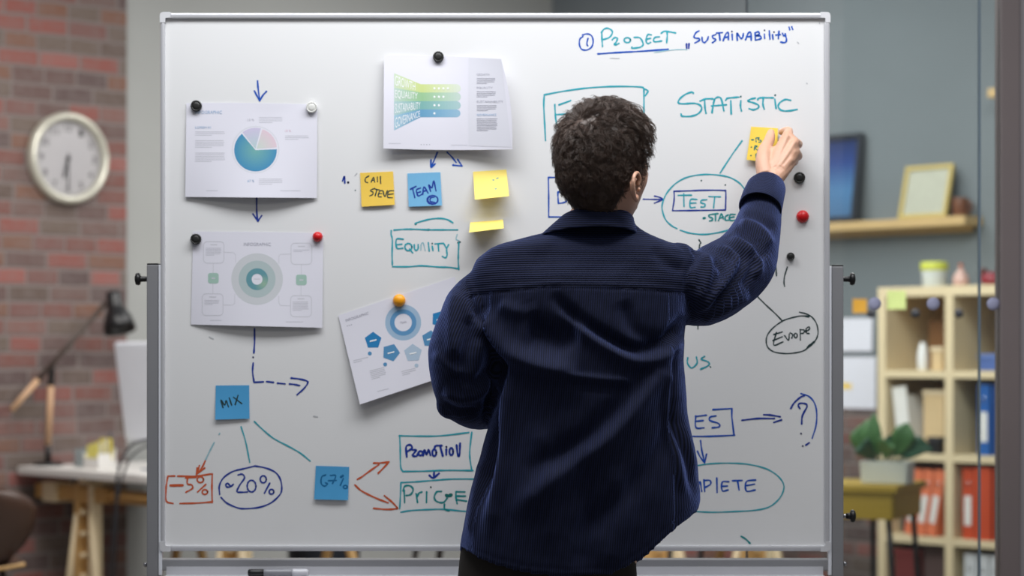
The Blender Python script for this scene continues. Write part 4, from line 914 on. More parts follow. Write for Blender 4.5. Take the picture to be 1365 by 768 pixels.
# --- tilted sheet with pentagons
K6 = CROP['C06']
shD = Sheet([(451, 420.6), (606.2, 369.2), (635, 488), (479.8, 539.3)], lambda u, v: 0.002+0.014*v**1.6*(1-0.3*u)+0.010*max(0, 0.5-u)*v)
D = make_sheet('paper_sheet', 'white printed sheet with blue pentagons, hanging tilted under an orange magnet', 'paper', 'printed sheets on the whiteboard', shD, PAPER)
g = MB(); an_ = math.radians(-14)
pr_disc(g, shD, 394, 283, 97, 0, 0.0003, K6, 66); pr_disc(g, shD, 394, 283, 71, 1, 0.0004, K6, 47)
for cx_, cy_, r_, mi, a0_ in ((232, 380, 47, 2, 0), (328, 445, 49, 3, 20), (447, 448, 50, 4, -2), (592, 265, 48, 2, 20), (540, 372, 47, 3, 5)):
    pr_poly(g, shD, seg_pts([(cx_+r_*math.cos(math.radians(a0_-90+72*i)), cy_+r_*math.sin(math.radians(a0_-90+72*i))) for i in range(5)], 3), mi, 0.0005, K6)
    pr_line(g, shD, [(cx_-18, cy_+5), (cx_+18, cy_-4)], 7, 7, K6, 0.0008)
for cx_, cy_, mi in ((214, 450, 3), (297, 509, 3), (466, 515, 4)): pr_disc(g, shD, cx_, cy_, 10.5, mi, 0.0005, K6)
pr_text(g, shD, 'INFOGRAPHIC', [(82, 265), (206, 224), (209, 238), (86, 280)], 5, K6); pr_text(g, shD, 'YEAR', [(374, 278), (412, 274), (414, 284), (376, 290)], 5, K6)
para(g, shD, 125, 490, 85, 2, 10, 6, K6, 4, an_); para(g, shD, 213, 545, 85, 6, 9, 6, K6, 4, an_); para(g, shD, 385, 548, 80, 3, 10, 6, K6, 4, an_); para(g, shD, 255, 655, 62, 1, 9, 6, K6, 4, an_, 1)
for q in range(3): pr_disc(g, shD, 93+11*q, 301-3*q, 3, 5, 0.0005, K6)
g.build('printed_chart', [flatmat('ring_light_blue', (160, 188, 214)), flatmat('ring_blue', (92, 148, 194)), flatmat('pent_blue', (24, 126, 186)), flatmat('pent_mid', (80, 142, 188)), flatmat('pent_pale', (176, 196, 216)), GREYD, GREYP, flatmat('white', (244, 246, 248))], D, fix=False)

# --- sticky notes
YEL = mat('yellow_note', (244, 204, 82), 0.7, var=0.05, scale=30); PALEY = mat('pale_yellow_note', (253, 226, 118), 0.7, var=0.05, scale=30); BLU = mat('blue_note', (118, 184, 226), 0.7, var=0.04, scale=30); BLU2 = mat('mid_blue_note', (74, 160, 214), 0.7, var=0.04, scale=30); LEM = mat('lemon_note', (242, 208, 78), 0.7, var=0.05, scale=30)
flat = lambda u, v: 0.001+0.004*v**2+0.001*math.sin(3*u)
def note(label, c, m, depth=flat, bend=None):
    sh = Sheet(c, depth, bend); o = make_sheet('sticky_note', label, 'sticky note', 'sticky notes on the whiteboard', sh, m, 14); return sh, o
sh, o = note('orange-yellow sticky note reading CALL STEVE', [(480, 230.5), (524, 228.5), (526.3, 273), (482, 275.7)], YEL)
write('dark ink words', ('E2', 'black', 1.5, '398 125 360 150 360 190 385 200;425 195 450 140 465 195;430 175 460 172;495 135 497 190;530 130 532 212;465 265 415 290 445 310 440 335 408 352;455 270 520 285;490 280 470 350;550 290 520 300 505 355 540 362;512 325 545 325;560 295 580 360 610 290;680 292 625 300 612 365 665 372;618 335 675 328'), parent=o, surf=sh.surf, name='handwriting')
sh, o = note('light blue sticky note reading TEAM with a circled letter', [(543, 231.3), (587, 229.6), (589.2, 274), (544.8, 275.7)], BLU)
write('navy ink word', ('E2', 'navy', 1.9, '870 275 935 243;895 260 920 370;985 262 940 285 958 350 1000 335;948 318 985 305;1010 335 1025 250 1072 320;1015 300 1055 290;1100 300 1080 225 1115 260 1135 180 1162 295;1140 365 1100 375 1098 415 1145 425'), ('E2', 'navy', 1.7, 'o1122 397 62 50;o1126 395 56 46'), parent=o, surf=sh.surf, name='handwriting')
sh, o = note('pale yellow sticky note with three dots, its lower half lifting off', [(630.5, 229), (675, 226), (678.6, 261.5), (633, 266.3)], PALEY, lambda u, v: 0.001+0.030*v**1.7)
write('teal ink dots', ('px', 'tealdk', 1.5, '657 240 658.5 240;662 238 664 237.3;660 252 661.5 251.6'), parent=o, surf=sh.surf, name='handwriting')
sh, o = note('narrow yellow sticky note curling straight out, below the dotted note', [(627, 296.5), (670.5, 292.8), (671.6, 304.5), (625.3, 310)], PALEY, lambda u, v: 0.001+0.055*v**1.4)
sh, o = note('blue sticky note reading MIX', [(287.6, 514), (332.2, 513.6), (332.6, 558.3), (286.8, 559.5)], BLU2, lambda u, v: 0.001+0.005*v**2*(1-u*0.5))
write('dark ink word', ('E6', 'black', 1.8, '102 612 85 550 116 592 126 556 145 605;152 535 170 592;185 530 250 580;220 515 198 588'), parent=o, surf=sh.surf, name='handwriting')
sh, o = note('blue sticky note reading 67 percent', [(421, 621), (465.5, 622.5), (464, 667), (418.8, 665.8)], BLU2)
write('teal ink figures', ('E4', 'azure', 1.9, '218 255 170 280 165 360 205 390 240 365 215 350;275 262 340 265 300 360;250 325 345 322;430 300 395 380;o455 400 24 19'), ('E4', 'azure', 3.2, '402 280 425 265'), parent=o, surf=sh.surf, name='handwriting')
sh, o = note('yellow sticky note held under the raised hand', [(1001.3, 168.8), (1037, 171), (1036, 218), (995.2, 213)], LEM, lambda u, v: 0.001+0.008*v+0.006*u*v, lambda u, v: (0, -1.0*math.sin(PI*u)*0))
write('teal ink list', ('N8', 'green', 1.4, '325 285 330 345;325 285 380 280 360 310 400 320 405 345 370 350;300 470 310 410 350 415 310 440 355 475;400 430 375 435 375 470 405 468;325 595 328 540 365 530;325 565 350 560'), ('N8', 'green', 1.9, '262 312 288 312;254 427 256 427;247 560 249 559'), parent=o, surf=sh.surf, name='handwriting')

# --- magnets
def magnet(px, py, rpx, m, label, lift=0.0, dome=False):
    r = rpx*BY/F; c = P(px, py, BY-lift); o = thing('magnet', label, 'magnet', c, group='round magnets on the whiteboard')
    h = 0.0085
    if dome: MB().lathe([(r*0.9, 0), (r, 0.001), (r, 0.003), (r*0.95, 0.006), (r*0.72, 0.0105), (r*0.4, 0.013), (r*0.1, 0.0138)], axis='y', n=28).build('magnet_body', m, o)
    else:
        MB().lathe([(r*0.95, 0), (r, 0.001), (r, h-0.0016), (r*0.93, h), (r*0.76, h), (r*0.72, h-0.0010)], axis='y', n=28).build('magnet_body', m, o)
        MB().lathe([(r*0.715, h-0.004), (r*0.715, h-0.0012), (r*0.68, h-0.0006), (r*0.2, h-0.0005)], axis='y', n=28).build('top_disc', m, o)
MBK = mat('magnet_black', (34, 34, 33), 0.45); MWH = mat('magnet_white', (222, 222, 218), 0.4); MRD = mat('magnet_red', (206, 18, 26), 0.35); MOR = mat('magnet_orange', (252, 166, 24), 0.35)
magnet(262, 141.5, 7.4, MBK, 'black round magnet on the top left corner of the pie chart sheet', 0.003)
magnet(415.7, 143.5, 7.4, MWH, 'white round magnet on the top right corner of the pie chart sheet', 0.003)
magnet(584.4, 76, 7.2, MBK, 'black round magnet at the top of the banded sheet', 0.004)
magnet(261.5, 319, 7.2, MBK, 'black round magnet on the top left corner of the rings sheet', 0.003)
magnet(423.5, 315.8, 6.8, MRD, 'red round magnet on the top right corner of the rings sheet', 0.003, True)
magnet(532.2, 400.6, 8.4, MOR, 'orange round magnet on the tilted sheet', 0.004, True)
magnet(1065.3, 237.2, 7.6, MBK, 'large black round magnet on bare board just below the raised hand', 0)
magnet(1069.8, 288.8, 8.4, MRD, 'red domed magnet on bare board near the right edge', 0, True)
magnet(1053.6, 342, 5.2, MBK, 'small black round magnet on bare board above a short black stroke', 0)
# --- marker pen lying on the tray
pen = thing('marker_pen', 'silver marker pen with a black end lying on the tray under the board', 'pen', P(370, 761.5, BY-0.055))
pz = tz-0.0125+0.0085; pen.location = Vector((P(370, 0, BY-0.045).x, BY-0.045, WB.z+pz))
pk = BY/F; xx = lambda p: (p-370)*pk
MB().lathe([(0.0055, xx(331)), (0.0075, xx(332)), (0.0082, xx(335)), (0.0082, xx(352)), (0.006, xx(352.5))], axis='x', n=18).build('end_cap', BLK, pen)
MB().lathe([(0.007, xx(351)), (0.0085, xx(352.5)), (0.0088, xx(356)), (0.0088, xx(388)), (0.007, xx(390))], axis='x', n=18).build('barrel', mat('pen_silver', (140, 141, 148), 0.3), pen)
MB().lathe([(0.006, xx(389)), (0.0090, xx(390)), (0.0092, xx(392)), (0.0086, xx(408)), (0.006, xx(411))], axis='x', n=18).build('pen_cap', mat('pen_clear_grey', (205, 205, 212), 0.2), pen)
# ------------------------------------------------------------------ background, left: desk corner by the brick wall
WHT = mat('white_lacquer', (232, 230, 226), 0.4, var=0.02); BIRCH = wood('birch_wood', (205, 164, 104), 2); BIRX = wood('birch_beam', (200, 156, 92), 0); PALEW = wood('pale_shelf_wood', (226, 207, 170), 2, 0.10); PALEX = wood('pale_shelf_board', (226, 207, 170), 0, 0.10)
OAK = wood('oak_stick', (196, 158, 124), 2); DKW = wood('dark_walnut', (62, 42, 32), 2, rough=0.35)
def wall_pt(px, left=True):
    u = (px-CX)/F; D_ = UL if left else UR; sg = -1 if left else 1
    t = (u*CORNER.y-CORNER.x)/(sg*(D_.x-u*D_.y)); return CORNER+D_*(sg*t)
# clock
cw = wall_pt(84); ck = thing('wall_clock', 'round silver-rimmed wall clock hanging on the brick wall', 'clock', cw-UL.cross(Vector((0, 0, 1)))*0+Vector((UR.x, UR.y, 0))*0.026, RZL)
ck.location.z = CZ+(HY-212)*cw.y/F; R_ = 0.203
IV = mat('silver_rim', (206, 204, 190), 0.3, 0.35, var=0.03)
MB().lathe([(R_*0.86, 0.0), (R_*0.98, 0.0), (R_, 0.012), (R_*0.985, 0.034), (R_*0.93, 0.05), (R_*0.86, 0.048), (R_*0.82, 0.034), (R_*0.81, 0.018)], axis='y', n=56, caps=False).build('rim', IV, ck)
MB().lathe([(R_*0.86, 0.002), (R_*0.86, 0.012), (R_*0.83, 0.014), (0.01, 0.0141)], axis='y', n=56).build('dial', mat('clock_dial', (172, 170, 173), 0.5), ck)
INKB = mat('clock_black', (40, 40, 42), 0.5)
g = MB()
for h in range(1, 13):
    v, f = text_tris(str(h)); a = math.radians(90-30*h); cx_, cz_ = 0.132*math.cos(a), 0.132*math.sin(a); wd_ = 0.020 if h < 10 else 0.034
    g.add([(cx_+(q[0]-0.5)*wd_, -0.0150, cz_+(q[1]-0.5)*0.030) for q in v], f)
for q in range(60):
    a = math.radians(6*q); c = Vector((math.cos(a), 0, math.sin(a))); n_ = Vector((-c.z, 0, c.x))*0.0012
    g.add([c*0.158-n_+Vector((0, -.0149, 0)), c*0.158+n_+Vector((0, -.0149, 0)), c*0.165+n_+Vector((0, -.0149, 0)), c*0.165-n_+Vector((0, -.0149, 0))], [(0, 1, 2, 3)])
g.build('numerals', INKB, ck, fix=False)
MB().box((0, -0.019, -0.055), (0.006, 0.002, 0.155), bev=0.001).build('minute_hand', INKB, ck)
MB().box((-0.012, -0.022, -0.036), (0.009, 0.002, 0.10), M=rot('Y', 15), bev=0.001).build('hour_hand', INKB, ck)
MB().lathe([(0.009, 0.014), (0.009, 0.024), (0.006, 0.026)], axis='y').build('hub', INKB, ck)
# desk
DO = wall_pt(15)+UR*0.05; DO.z = 0
def DW(x, y, z): return DO+UR*x+UL*y+Vector((0, 0, z))
def make_desk(name, label, loc, rz, L_=1.75, tr_=(0.42, 1.47)):
    d = thing(name, label, 'desk', loc, rz, 'trestle desks')
    MB().box((L_/2, 0.36, 0.733), (L_, 0.72, 0.034), bev=0.004).build('desk_top', WHT, d)
    for tx in tr_:
        t = MB().box((tx, 0.10, 0.640), (0.09, 0.06, 0.066), bev=0.004).build('trestle', BIRX, d)
        MB().box((tx-0.12 if L_ > 1 and tx < 1 else tx, 0.10, 0.645), (0.55 if L_ > 1 else 0.38, 0.055, 0.062), bev=0.004).build('beam', BIRX, t)
        for dx in (-0.055, 0.055):
            MB().box((tx+dx, 0.09, 0.36), (0.035, 0.05, 0.66), bev=0.004).build('upright', PALEW if dx > 0 else BIRCH, t)
        MB().box((tx, 0.115, 0.33), (0.09, 0.018, 0.60)).build('back_panel', BIRCH, t)
        for q in range(4): MB().lathe([(0.011, 0.0), (0.011, 0.03), (0.008, 0.033)], (tx, 0.085, 0.30+0.09*q), 12, axis='y').build('peg', PALEW, t)
        for dx in (-1, 1): MB().tube([(tx+dx*0.055, 0.075, 0.56), (tx+dx*0.15, 0.055, 0.012)], 0.017, 8).build('brace', PALEW, t)
        MB().box((tx, 0.36, 0.702), (0.06, 0.60, 0.03), bev=0.003).build('top_plate', PALEW, t)
        for dx in (-1, 1): MB().tube([(tx, 0.58, 0.70), (tx+dx*0.2, 0.62, 0.012)], 0.02, 8).build('leg', BIRCH, t)
        MB().box((tx, 0.09, 0.015), (0.30, 0.06, 0.03), bev=0.004).build('foot_rail', BIRX, t)
    return d
desk = make_desk('trestle_desk', 'white-topped desk on birch trestles standing against the brick wall', DO, RZR)
MB().tube([(0.45, 0.10, 0.645), (1.62, 0.10, 0.645)], 0.03, 4).build('long_beam', BIRX, desk); MB().box((0.16, 0.10, 0.645), (0.10, 0.09, 0.085), bev=0.004).build('end_block', PALEX, desk)
# lamp
LB = DW(0.055, 0.12, 0.75); lamp = thing('desk_lamp', 'black desk lamp with wooden arms standing on the white desk', 'lamp', LB)
def lp(px, py, Y): return P(px, py, Y)-LB
yb = LB.y; BKM = mat('lamp_black', (24, 24, 26), 0.3)
MB().lathe([(0.062, 0), (0.064, 0.006), (0.058, 0.014), (0.016, 0.02)], n=28).build('base', BKM, lamp)
j = lp(69, 490, yb-0.03)
MB().tube([(0, 0, 0.015), lp(64, 592, yb)], 0.013, 12).build('lower_joint', BKM, lamp)
MB().tube([lp(64, 593, yb), lp(68, 513, yb-0.02)], 0.014, 12).build('lower_arm', OAK, lamp)
MB().tube([lp(68, 514, yb-0.02), j, lp(70, 482, yb-0.03)], 0.014, 12).build('elbow_joint', BKM, lamp)
a0, a1, a2 = lp(15, 547, yb-0.16), lp(50, 507, yb-0.08), lp(141, 404, yb+0.06)
MB().tube([a0, a1], 0.013, 12).build('counter_arm', OAK, lamp); MB().tube([a1, a2], 0.012, 12).build('upper_arm', mat('smoked_oak', (74, 62, 56), 0.5), lamp)
sh_ = MB(); hb = lp(152, 398, yb+0.06); ax_ = (lp(161, 446, yb+0.02)-hb).normalized(); xa = Vector((0, 1, 0))-ax_*ax_.y; xa.normalize(); ya = ax_.cross(xa)
sh_.rings([[hb+ax_*h+(xa*math.cos(q*2*PI/28)+ya*math.sin(q*2*PI/28))*r for q in range(28)] for r, h in ((0.012, -0.032), (0.030, -0.028), (0.034, -0.01), (0.034, 0.03), (0.042, 0.055), (0.058, 0.085), (0.068, 0.12), (0.071, 0.15), (0.067, 0.149), (0.05, 0.08), (0.03, 0.05))])
sh_.build('lamp_shade', BKM, lamp)
# things on the desk
bx = thing('glass_box', 'small clear open box standing between the lamp and the note holder on the desk', 'box', DW(0.24, 0.20, 0.75), RZR)
GL = mat('clear_acrylic', (214, 224, 226), 0.08); GL.node_tree.nodes['Principled BSDF'].inputs['Transmission Weight'].default_value = 0.75
g = MB().box((0, 0, 0.003), (0.10, 0.07, 0.006))
for c, d in (((-.048, 0, .04), (.004, .07, .074)), ((.048, 0, .04), (.004, .07, .074)), ((0, -.033, .04), (.092, .004, .074)), ((0, .033, .04), (.092, .004, .074))): g.box(c, d)
g.build('clear_wall', GL, bx)
nh = thing('note_holder', 'white holder of yellow note papers standing on the white desk', 'note holder', DW(0.40, 0.16, 0.75), RZR)
g = MB(); g.box((0, 0, 0.004), (0.11, 0.09, 0.008))
for c, d in (((-.053, 0, .035), (.004, .09, .06)), ((.053, 0, .035), (.004, .09, .06)), ((0, .043, .045), (.11, .004, .08)), ((0, -.043, .025), (.11, .004, .04))): g.box(c, d)
g.build('holder', WHT, nh)
for q in range(7):
    MB().box((random.uniform(-.012, .012), -0.03+0.0105*q, 0.058+0.004*q), (0.088, 0.003, 0.09), M=rot('Y', random.uniform(-13, 13))@rot('X', random.uniform(-8, 4))).build('note_paper', [mat('pale_lemon_paper', (236, 226, 120), 0.7), WHT, mat('lemon_paper', (224, 206, 70), 0.7)][q % 3], nh)
pnn = thing('pen', 'dark pen standing upright in the note holder on the desk', 'pen', DW(0.42, 0.19, 0.758), RZR)
MB().tube([(0, 0, 0), (0.006, 0.004, 0.10)], 0.005, 10).build('barrel', BLK, pnn); MB().tube([(0.006, 0.004, 0.10), (0.008, 0.005, 0.150)], [0.0058, 0.0052], 10).build('cap', mat('pen_cap_grey', (70, 72, 78), 0.4), pnn)
# monitor with a white back
mo = thing('monitor', 'white desktop monitor standing on the white desk, seen past the board edge', 'monitor', DW(0.75, 0.30, 0.75), math.atan2(-0.6, 0.8))
Mt = rot('X', 9)
def tilt(c): return tuple((Mt@Vector((c[0], c[1], c[2]-0.1)))+Vector((0, 0, 0.1)))
MB().box(tilt((0, 0, 0.33)), (0.56, 0.030, 0.42), M=Mt, bev=0.012).build('housing', mat('monitor_white', (226, 230, 238), 0.35), mo)
MB().box(tilt((0, 0.0165, 0.335)), (0.53, 0.002, 0.36), M=Mt).build('screen', mat('dark_screen', (40, 60, 90), 0.15), mo)
MB().box((0, -0.02, 0.13), (0.16, 0.012, 0.25), M=rot('X', -6), bev=0.004).build('stand_neck', mat('monitor_silver', (196, 200, 206), 0.35, 0.4), mo)
MB().box((0, -0.01, 0.005), (0.20, 0.18, 0.010), bev=0.004).build('stand_foot', mat('monitor_silver', (196, 200, 206), 0.35, 0.4), mo)
cbm = mat('cable_black', (34, 34, 38), 0.5)
for k, (nm, pts) in enumerate((('pair of dark cables', [(200, 586, 9.05), (178, 592, 8.95), (163, 612, 8.84), (156, 640, 8.80), (155, 690, 8.80), (152, 760, 8.80), (150, 830, 8.80), (165, 884, 8.80)]), ('x', [(204, 592, 9.05), (185, 600, 8.94), (171, 616, 8.84), (160, 650, 8.80), (151, 700, 8.80), (145, 770, 8.80), (141, 835, 8.80), (130, 886, 8.80)]))):
    c0_ = P(*pts[3]); o = thing('cable', ['thick dark cable arching from the monitor and hanging beside the desk edge', 'thinner dark cable hanging just left of the thick cable at the desk'][k], 'cable', c0_, group='desk cables')
    MB().tube([Vector(p)-c0_ for p in crom([tuple(P(*q)) for q in pts], 6)], [0.0065, 0.005][k], 8).build('cord', cbm, o)
# bent plywood chair
def chair(label, loc, rz):
    c = thing('plywood_chair', label, 'chair', loc, rz, 'plywood chairs'); rows = []
    for i, (z, yb_, wd_) in enumerate([(0.47, 0.0, .14), (0.50, -.02, .15), (0.54, -.035, .19), (0.60, -.055, .22), (0.67, -.08, .225), (0.70, -.09, .20), (0.725, -.10, .15), (0.74, -.105, .08)]):
        rows.append([Vector((wd_*t, yb_+0.07*t*t, z)) for t in np.linspace(-1, 1, 15)])
    b = MB().rings(rows, closed=False, caps=False).build('backrest', DKW, c)
    so = b.modifiers.new('thick', 'SOLIDIFY'); so.thickness = 0.014; b.data.materials.append(BIRCH); so.material_offset_rim = 1
    rows = [[Vector(((.19+.02*math.sin(PI*min(1, y_/0.4)))*t, y_, 0.455+0.018*t*t+0.012*(1-math.cos(y_*6)))) for t in np.linspace(-1, 1, 13)] for y_ in np.linspace(0.0, 0.42, 9)]
    s = MB().rings(rows, closed=False, caps=False).build('seat', DKW, c); so = s.modifiers.new('thick', 'SOLIDIFY'); so.thickness = 0.014; s.data.materials.append(BIRCH); so.material_offset_rim = 1
    for sx in (-1, 1):
        for y0, y1 in ((0.06, -0.03), (0.36, 0.42)): MB().tube([(sx*.12, y0, .45), (sx*.19, y1, 0.0)], [0.013, 0.010], 10).build('leg', STEEL, c)
    return c
chair('dark bent-plywood chair at the left edge in front of the desk', (-1.95, 8.05, 0), math.radians(28))
# second trestle desk and chairs further along, seen only through the slot below the board
d2 = make_desk('trestle_desk', 'trestle desk behind the board, seen only through the slot beneath it', Vector((0.42, 9.55, 0)), 0, 0.86, (0.22, 0.64))
chair('dark plywood chair behind the board left half, seen only through the slot beneath it', (-0.30, 9.35, 0), math.radians(200))
bn_ = thing('waste_bin', 'dark bin behind the board, seen only through the slot beneath it', 'bin', (-0.82, 9.7, 0))
MB().lathe([(0.13, 0), (0.135, 0.005), (0.165, 0.5), (0.165, 0.51), (0.158, 0.5), (0.128, 0.012)], n=32).build('bin_body', mat('bin_navy', (38, 44, 54), 0.5), bn_)

# ------------------------------------------------------------------ background, right: glass partition, shelf, table
def glass_mat():
    m = bpy.data.materials.new('partition_glass'); m.use_nodes = True; nt = m.node_tree; N = nt.nodes; L = nt.links
    N.remove(N['Principled BSDF']); out = N['Material Output']
    t = N.new('ShaderNodeBsdfTransparent'); t.inputs[0].default_value = (0.955, 0.975, 0.975, 1)
    g_ = N.new('ShaderNodeBsdfGlossy'); g_.inputs['Roughness'].default_value = 0.02
    fr = N.new('ShaderNodeFresnel'); fr.inputs[0].default_value = 1.35
    mx = N.new('ShaderNodeMixShader'); L.new(fr.outputs[0], mx.inputs[0]); L.new(t.outputs[0], mx.inputs[1]); L.new(g_.outputs[0], mx.inputs[2]); L.new(mx.outputs[0], out.inputs[0]); return m
GLS = glass_mat(); GY = 6.0; GY2 = 7.9
def wpx(px, Y): return (px-CX)*Y/F
def pane(name, x0, x1, Y, z0=0.03, z1=2.7):
    o = MB().box((0, 0, (z1-z0)/2), (x1-x0, 0.010, z1-z0)).build(name, GLS); o.location = ((x0+x1)/2, Y, z0); return struct(o)
pane('window_1', wpx(996.5, GY), wpx(1304, GY), GY); pane('window_2', wpx(1306.5, GY), wpx(1331, GY), GY)
pane('window_3', wpx(1100, GY2), wpx(1352, GY2), GY2)
def trim(name, m, x0, x1, Y0, Y1, z0, z1, bev=0.001): o = MB().box((0, 0, (z1-z0)/2), (x1-x0, Y1-Y0, z1-z0), bev=bev).build(name, m); o.location = ((x0+x1)/2, (Y0+Y1)/2, z0); return struct(o)
SEAL = mat('blue_grey_seal', (112, 130, 146), 0.35); DSEAL = mat('dark_seal', (62, 72, 80), 0.4); MULL = mat('brown_grey_mullion', (124, 113, 113), 0.5, var=0.04)
trim('trim_1', DSEAL, wpx(994, GY), wpx(996.5, GY), GY-0.008, GY+0.008, 0.03, 2.7)
trim('trim_2', SEAL, wpx(1304, GY), wpx(1306.5, GY), GY-0.008, GY+0.008, 0.03, 2.7)
trim('trim_3', MULL, wpx(1331, GY), wpx(1357, GY), GY-0.03, GY+0.05, 0.0, 2.8, 0.004)
trim('trim_4', mat('pale_mullion', (160, 154, 158), 0.5), wpx(1357, GY), wpx(1400, GY), GY-0.015, GY+0.05, 0.0, 2.8)
trim('trim_5', MULL, wpx(994, GY), wpx(1400, GY), GY-0.03, GY+0.05, 2.7, 2.8); trim('trim_6', MULL, wpx(994, GY), wpx(1331, GY), GY-0.02, GY+0.02, 0, 0.03)
trim('trim_7', MULL, wpx(1100, GY2), wpx(1352, GY2), GY2-0.02, GY2+0.02, 2.7, 2.78); trim('trim_8', MULL, wpx(1100, GY2), wpx(1352, GY2), GY2-0.02, GY2+0.02, 0, 0.03); trim('trim_9', MULL, wpx(1352, GY2), wpx(1385, GY2), GY2-0.03, GY2+0.05, 0, 2.8)
LIL = mat('lilac_dot', (168, 170, 200), 0.6); DKD = mat('dark_dot', (58, 58, 64), 0.6)
def disc(px, py, r, Y, m, label, grp):
    c = P(px, py, Y-0.006); o = MB().lathe([(r*0.2, 0.0), (r, 0.0), (r, 0.0012), (r*0.2, 0.0012)], axis='y', n=32).build('glass_dot', m); o.location = c; tag(o, label, 'sticker', grp)
for px, l in ((1166, 'left of three, over the shelf edge'), (1244, 'middle of three, over the first shelf cell'), (1324, 'right of three, beside the mullion')): disc(px, 405, 0.0175, GY, LIL, 'lilac round sticker on the glass partition, '+l, 'lilac stickers on the glass')
for px, l in ((1161, 'left of three'), (1220, 'middle of three'), (1278, 'right of three')): disc(px, 418, 0.0165, GY2, DKD, 'small dark round dot on the rear glass, '+l, 'dark dots on the rear glass')  # three small dark discs set against the rear pane
def gnote(px, py, sz, m, label):
    o = MB().add([(-sz/2, 0, -sz/2), (sz/2, -0.002, -sz/2), (sz/2, 0, sz/2), (-sz/2, 0, sz/2)], [(0, 1, 2, 3)]).build('sticky_note', m); o.location = P(px, py, GY2-0.008)
    s_ = o.modifiers.new('t', 'SOLIDIFY'); s_.thickness = 0.0006; tag(o, label, 'sticky note', 'sticky notes on the rear glass')
gnote(1195, 400, 0.066, mat('lime_note', (226, 240, 156), 0.6), 'pale green sticky note on the rear glass in front of the shelf'); gnote(1146, 408, 0.05, mat('amber_note', (226, 166, 52), 0.6), 'orange sticky note on the rear glass left of the shelf')
# bookshelf
SO = Vector((1.602, 9.75, 0)); PT = 0.357; TZ = 1.524; BT = 0.042; SD = 0.38
shf = thing('bookshelf', 'pale wooden cube bookshelf filled with binders behind the glass', 'bookshelf', SO, RZR)
def SW(x, y, z): return SO+UR*x+UL*y+Vector((0, 0, z))
zs = [TZ-BT/2-PT*k for k in range(5)]
SW_ = 2*PT
for nm, x in (('side_panel', BT/2), ('divider', PT+BT/2), ('side_panel', SW_+BT/2)): MB().box((x, SD/2, (zs[0]+zs[4])/2), (BT, SD, zs[0]-zs[4]-BT), bev=0.002).build(nm, PALEW, shf)
for k, z in enumerate(zs):
    if k in (0, 4): MB().box(((SW_+BT)/2, SD/2, z), (SW_+BT, SD, BT), bev=0.002).build('top_board' if k == 0 else 'bottom_board', PALEX, shf)
    else:
        for c in range(2): MB().box((PT*c+BT+(PT-BT)/2, SD/2, z), (PT-BT, SD, BT-0.01), bev=0.002).build('shelf_board', PALEX, shf)
MB().box(((SW_+BT)/2, SD-0.006, (zs[0]+zs[4])/2), (SW_, 0.008, zs[0]-zs[4])).build('back_panel', wood('back_wood', (188, 150, 98), 2), shf)
for x in (0.05, SW_): MB().box((x, SD/2, 0.036), (0.05, SD-0.06, 0.075)).build('foot', PALEW, shf)
def fz(row): return zs[row]+(BT/2 if row == 4 else BT/2-0.005)     # floor of a cell; row 1 = below the first cell
def binder(name, label, cat, x, row, w_, h_, m, lean=0, dep=0.28, grp=None, y=0.03, lab=True, labm=None):
    o = thing(name, label, cat, SW(x, y, fz(row)+(math.sin(math.radians(abs(lean)))*w_/2)+0.001), RZR, grp); M = rot('Y', lean)
    T = lambda c: tuple(M@Vector(c))
    MB().box(T((0, 0.002, h_/2)), (w_, 0.006, h_), M=M, bev=0.002).build('spine', m, o)
    MB().box(T((-w_/2+0.0015, dep/2, h_/2)), (0.003, dep, h_), M=M).build('cover', m, o); MB().box(T((w_/2-0.0015, dep/2, h_/2)), (0.003, dep, h_), M=M).build('cover', m, o)
    MB().box(T((0, dep/2, h_/2)), (w_-0.014, dep-0.02, h_-0.02), M=M).build('pages', WHT, o)
    if lab:
        MB().box(T((0, -0.0018, h_*0.40)), (w_*0.62, 0.0012, h_*0.42), M=M).build('spine_label', labm or WHT, o)
        MB().lathe([(0.009, 0.001), (0.012, 0.001), (0.012, 0.003), (0.009, 0.003)], T((0, 0, h_*0.78)), 16, axis='y', caps=False).build('finger_ring', STEEL, o)
    return o
RED = mat('orange_red_binder', (198, 74, 38), 0.5, var=0.08); ORG = mat('coral_binder', (226, 122, 84), 0.5, var=0.06); BLB = mat('blue_binder', (32, 92, 168), 0.45); LBL = mat('light_blue_binder', (96, 162, 208), 0.45); GYB = mat('white_binder', (214, 216, 220), 0.5); DKR = mat('dark_red_box', (112, 44, 44), 0.6); TAN = mat('tan_box', (214, 186, 142), 0.7); DNV = mat('dark_navy_box', (44, 48, 66), 0.6)
x1 = PT+BT
# row 3: coral binders leaning left cell, red binders right cell
for k, (x, ln) in enumerate(((0.213, 11), (0.270, 11), (0.327, 11))): binder('ring_binder', 'coral ring binder leaning in the left shelf column, '+('leftmost of three', 'middle of three', 'rightmost of three, against the divider')[k], 'binder', x-0.062, 3, 0.05, 0.285, ORG, ln, grp='coral binders', y=0.02)
binder('ring_binder', 'narrow red ring binder with a white label in the right shelf column', 'binder', x1+0.055, 3, 0.055, 0.30, RED, 0, grp='red binders', y=0.03)
binder('ring_binder', 'wide plain red ring binder right of the labelled red binder', 'binder', x1+0.135, 3, 0.085, 0.305, RED, 0, grp='red binders', y=0.02, lab=False)
binder('ring_binder', 'red ring binder beside the right shelf side in the third row', 'binder', x1+0.235, 3, 0.085, 0.305, RED, 0, grp='red binders', y=0.02)
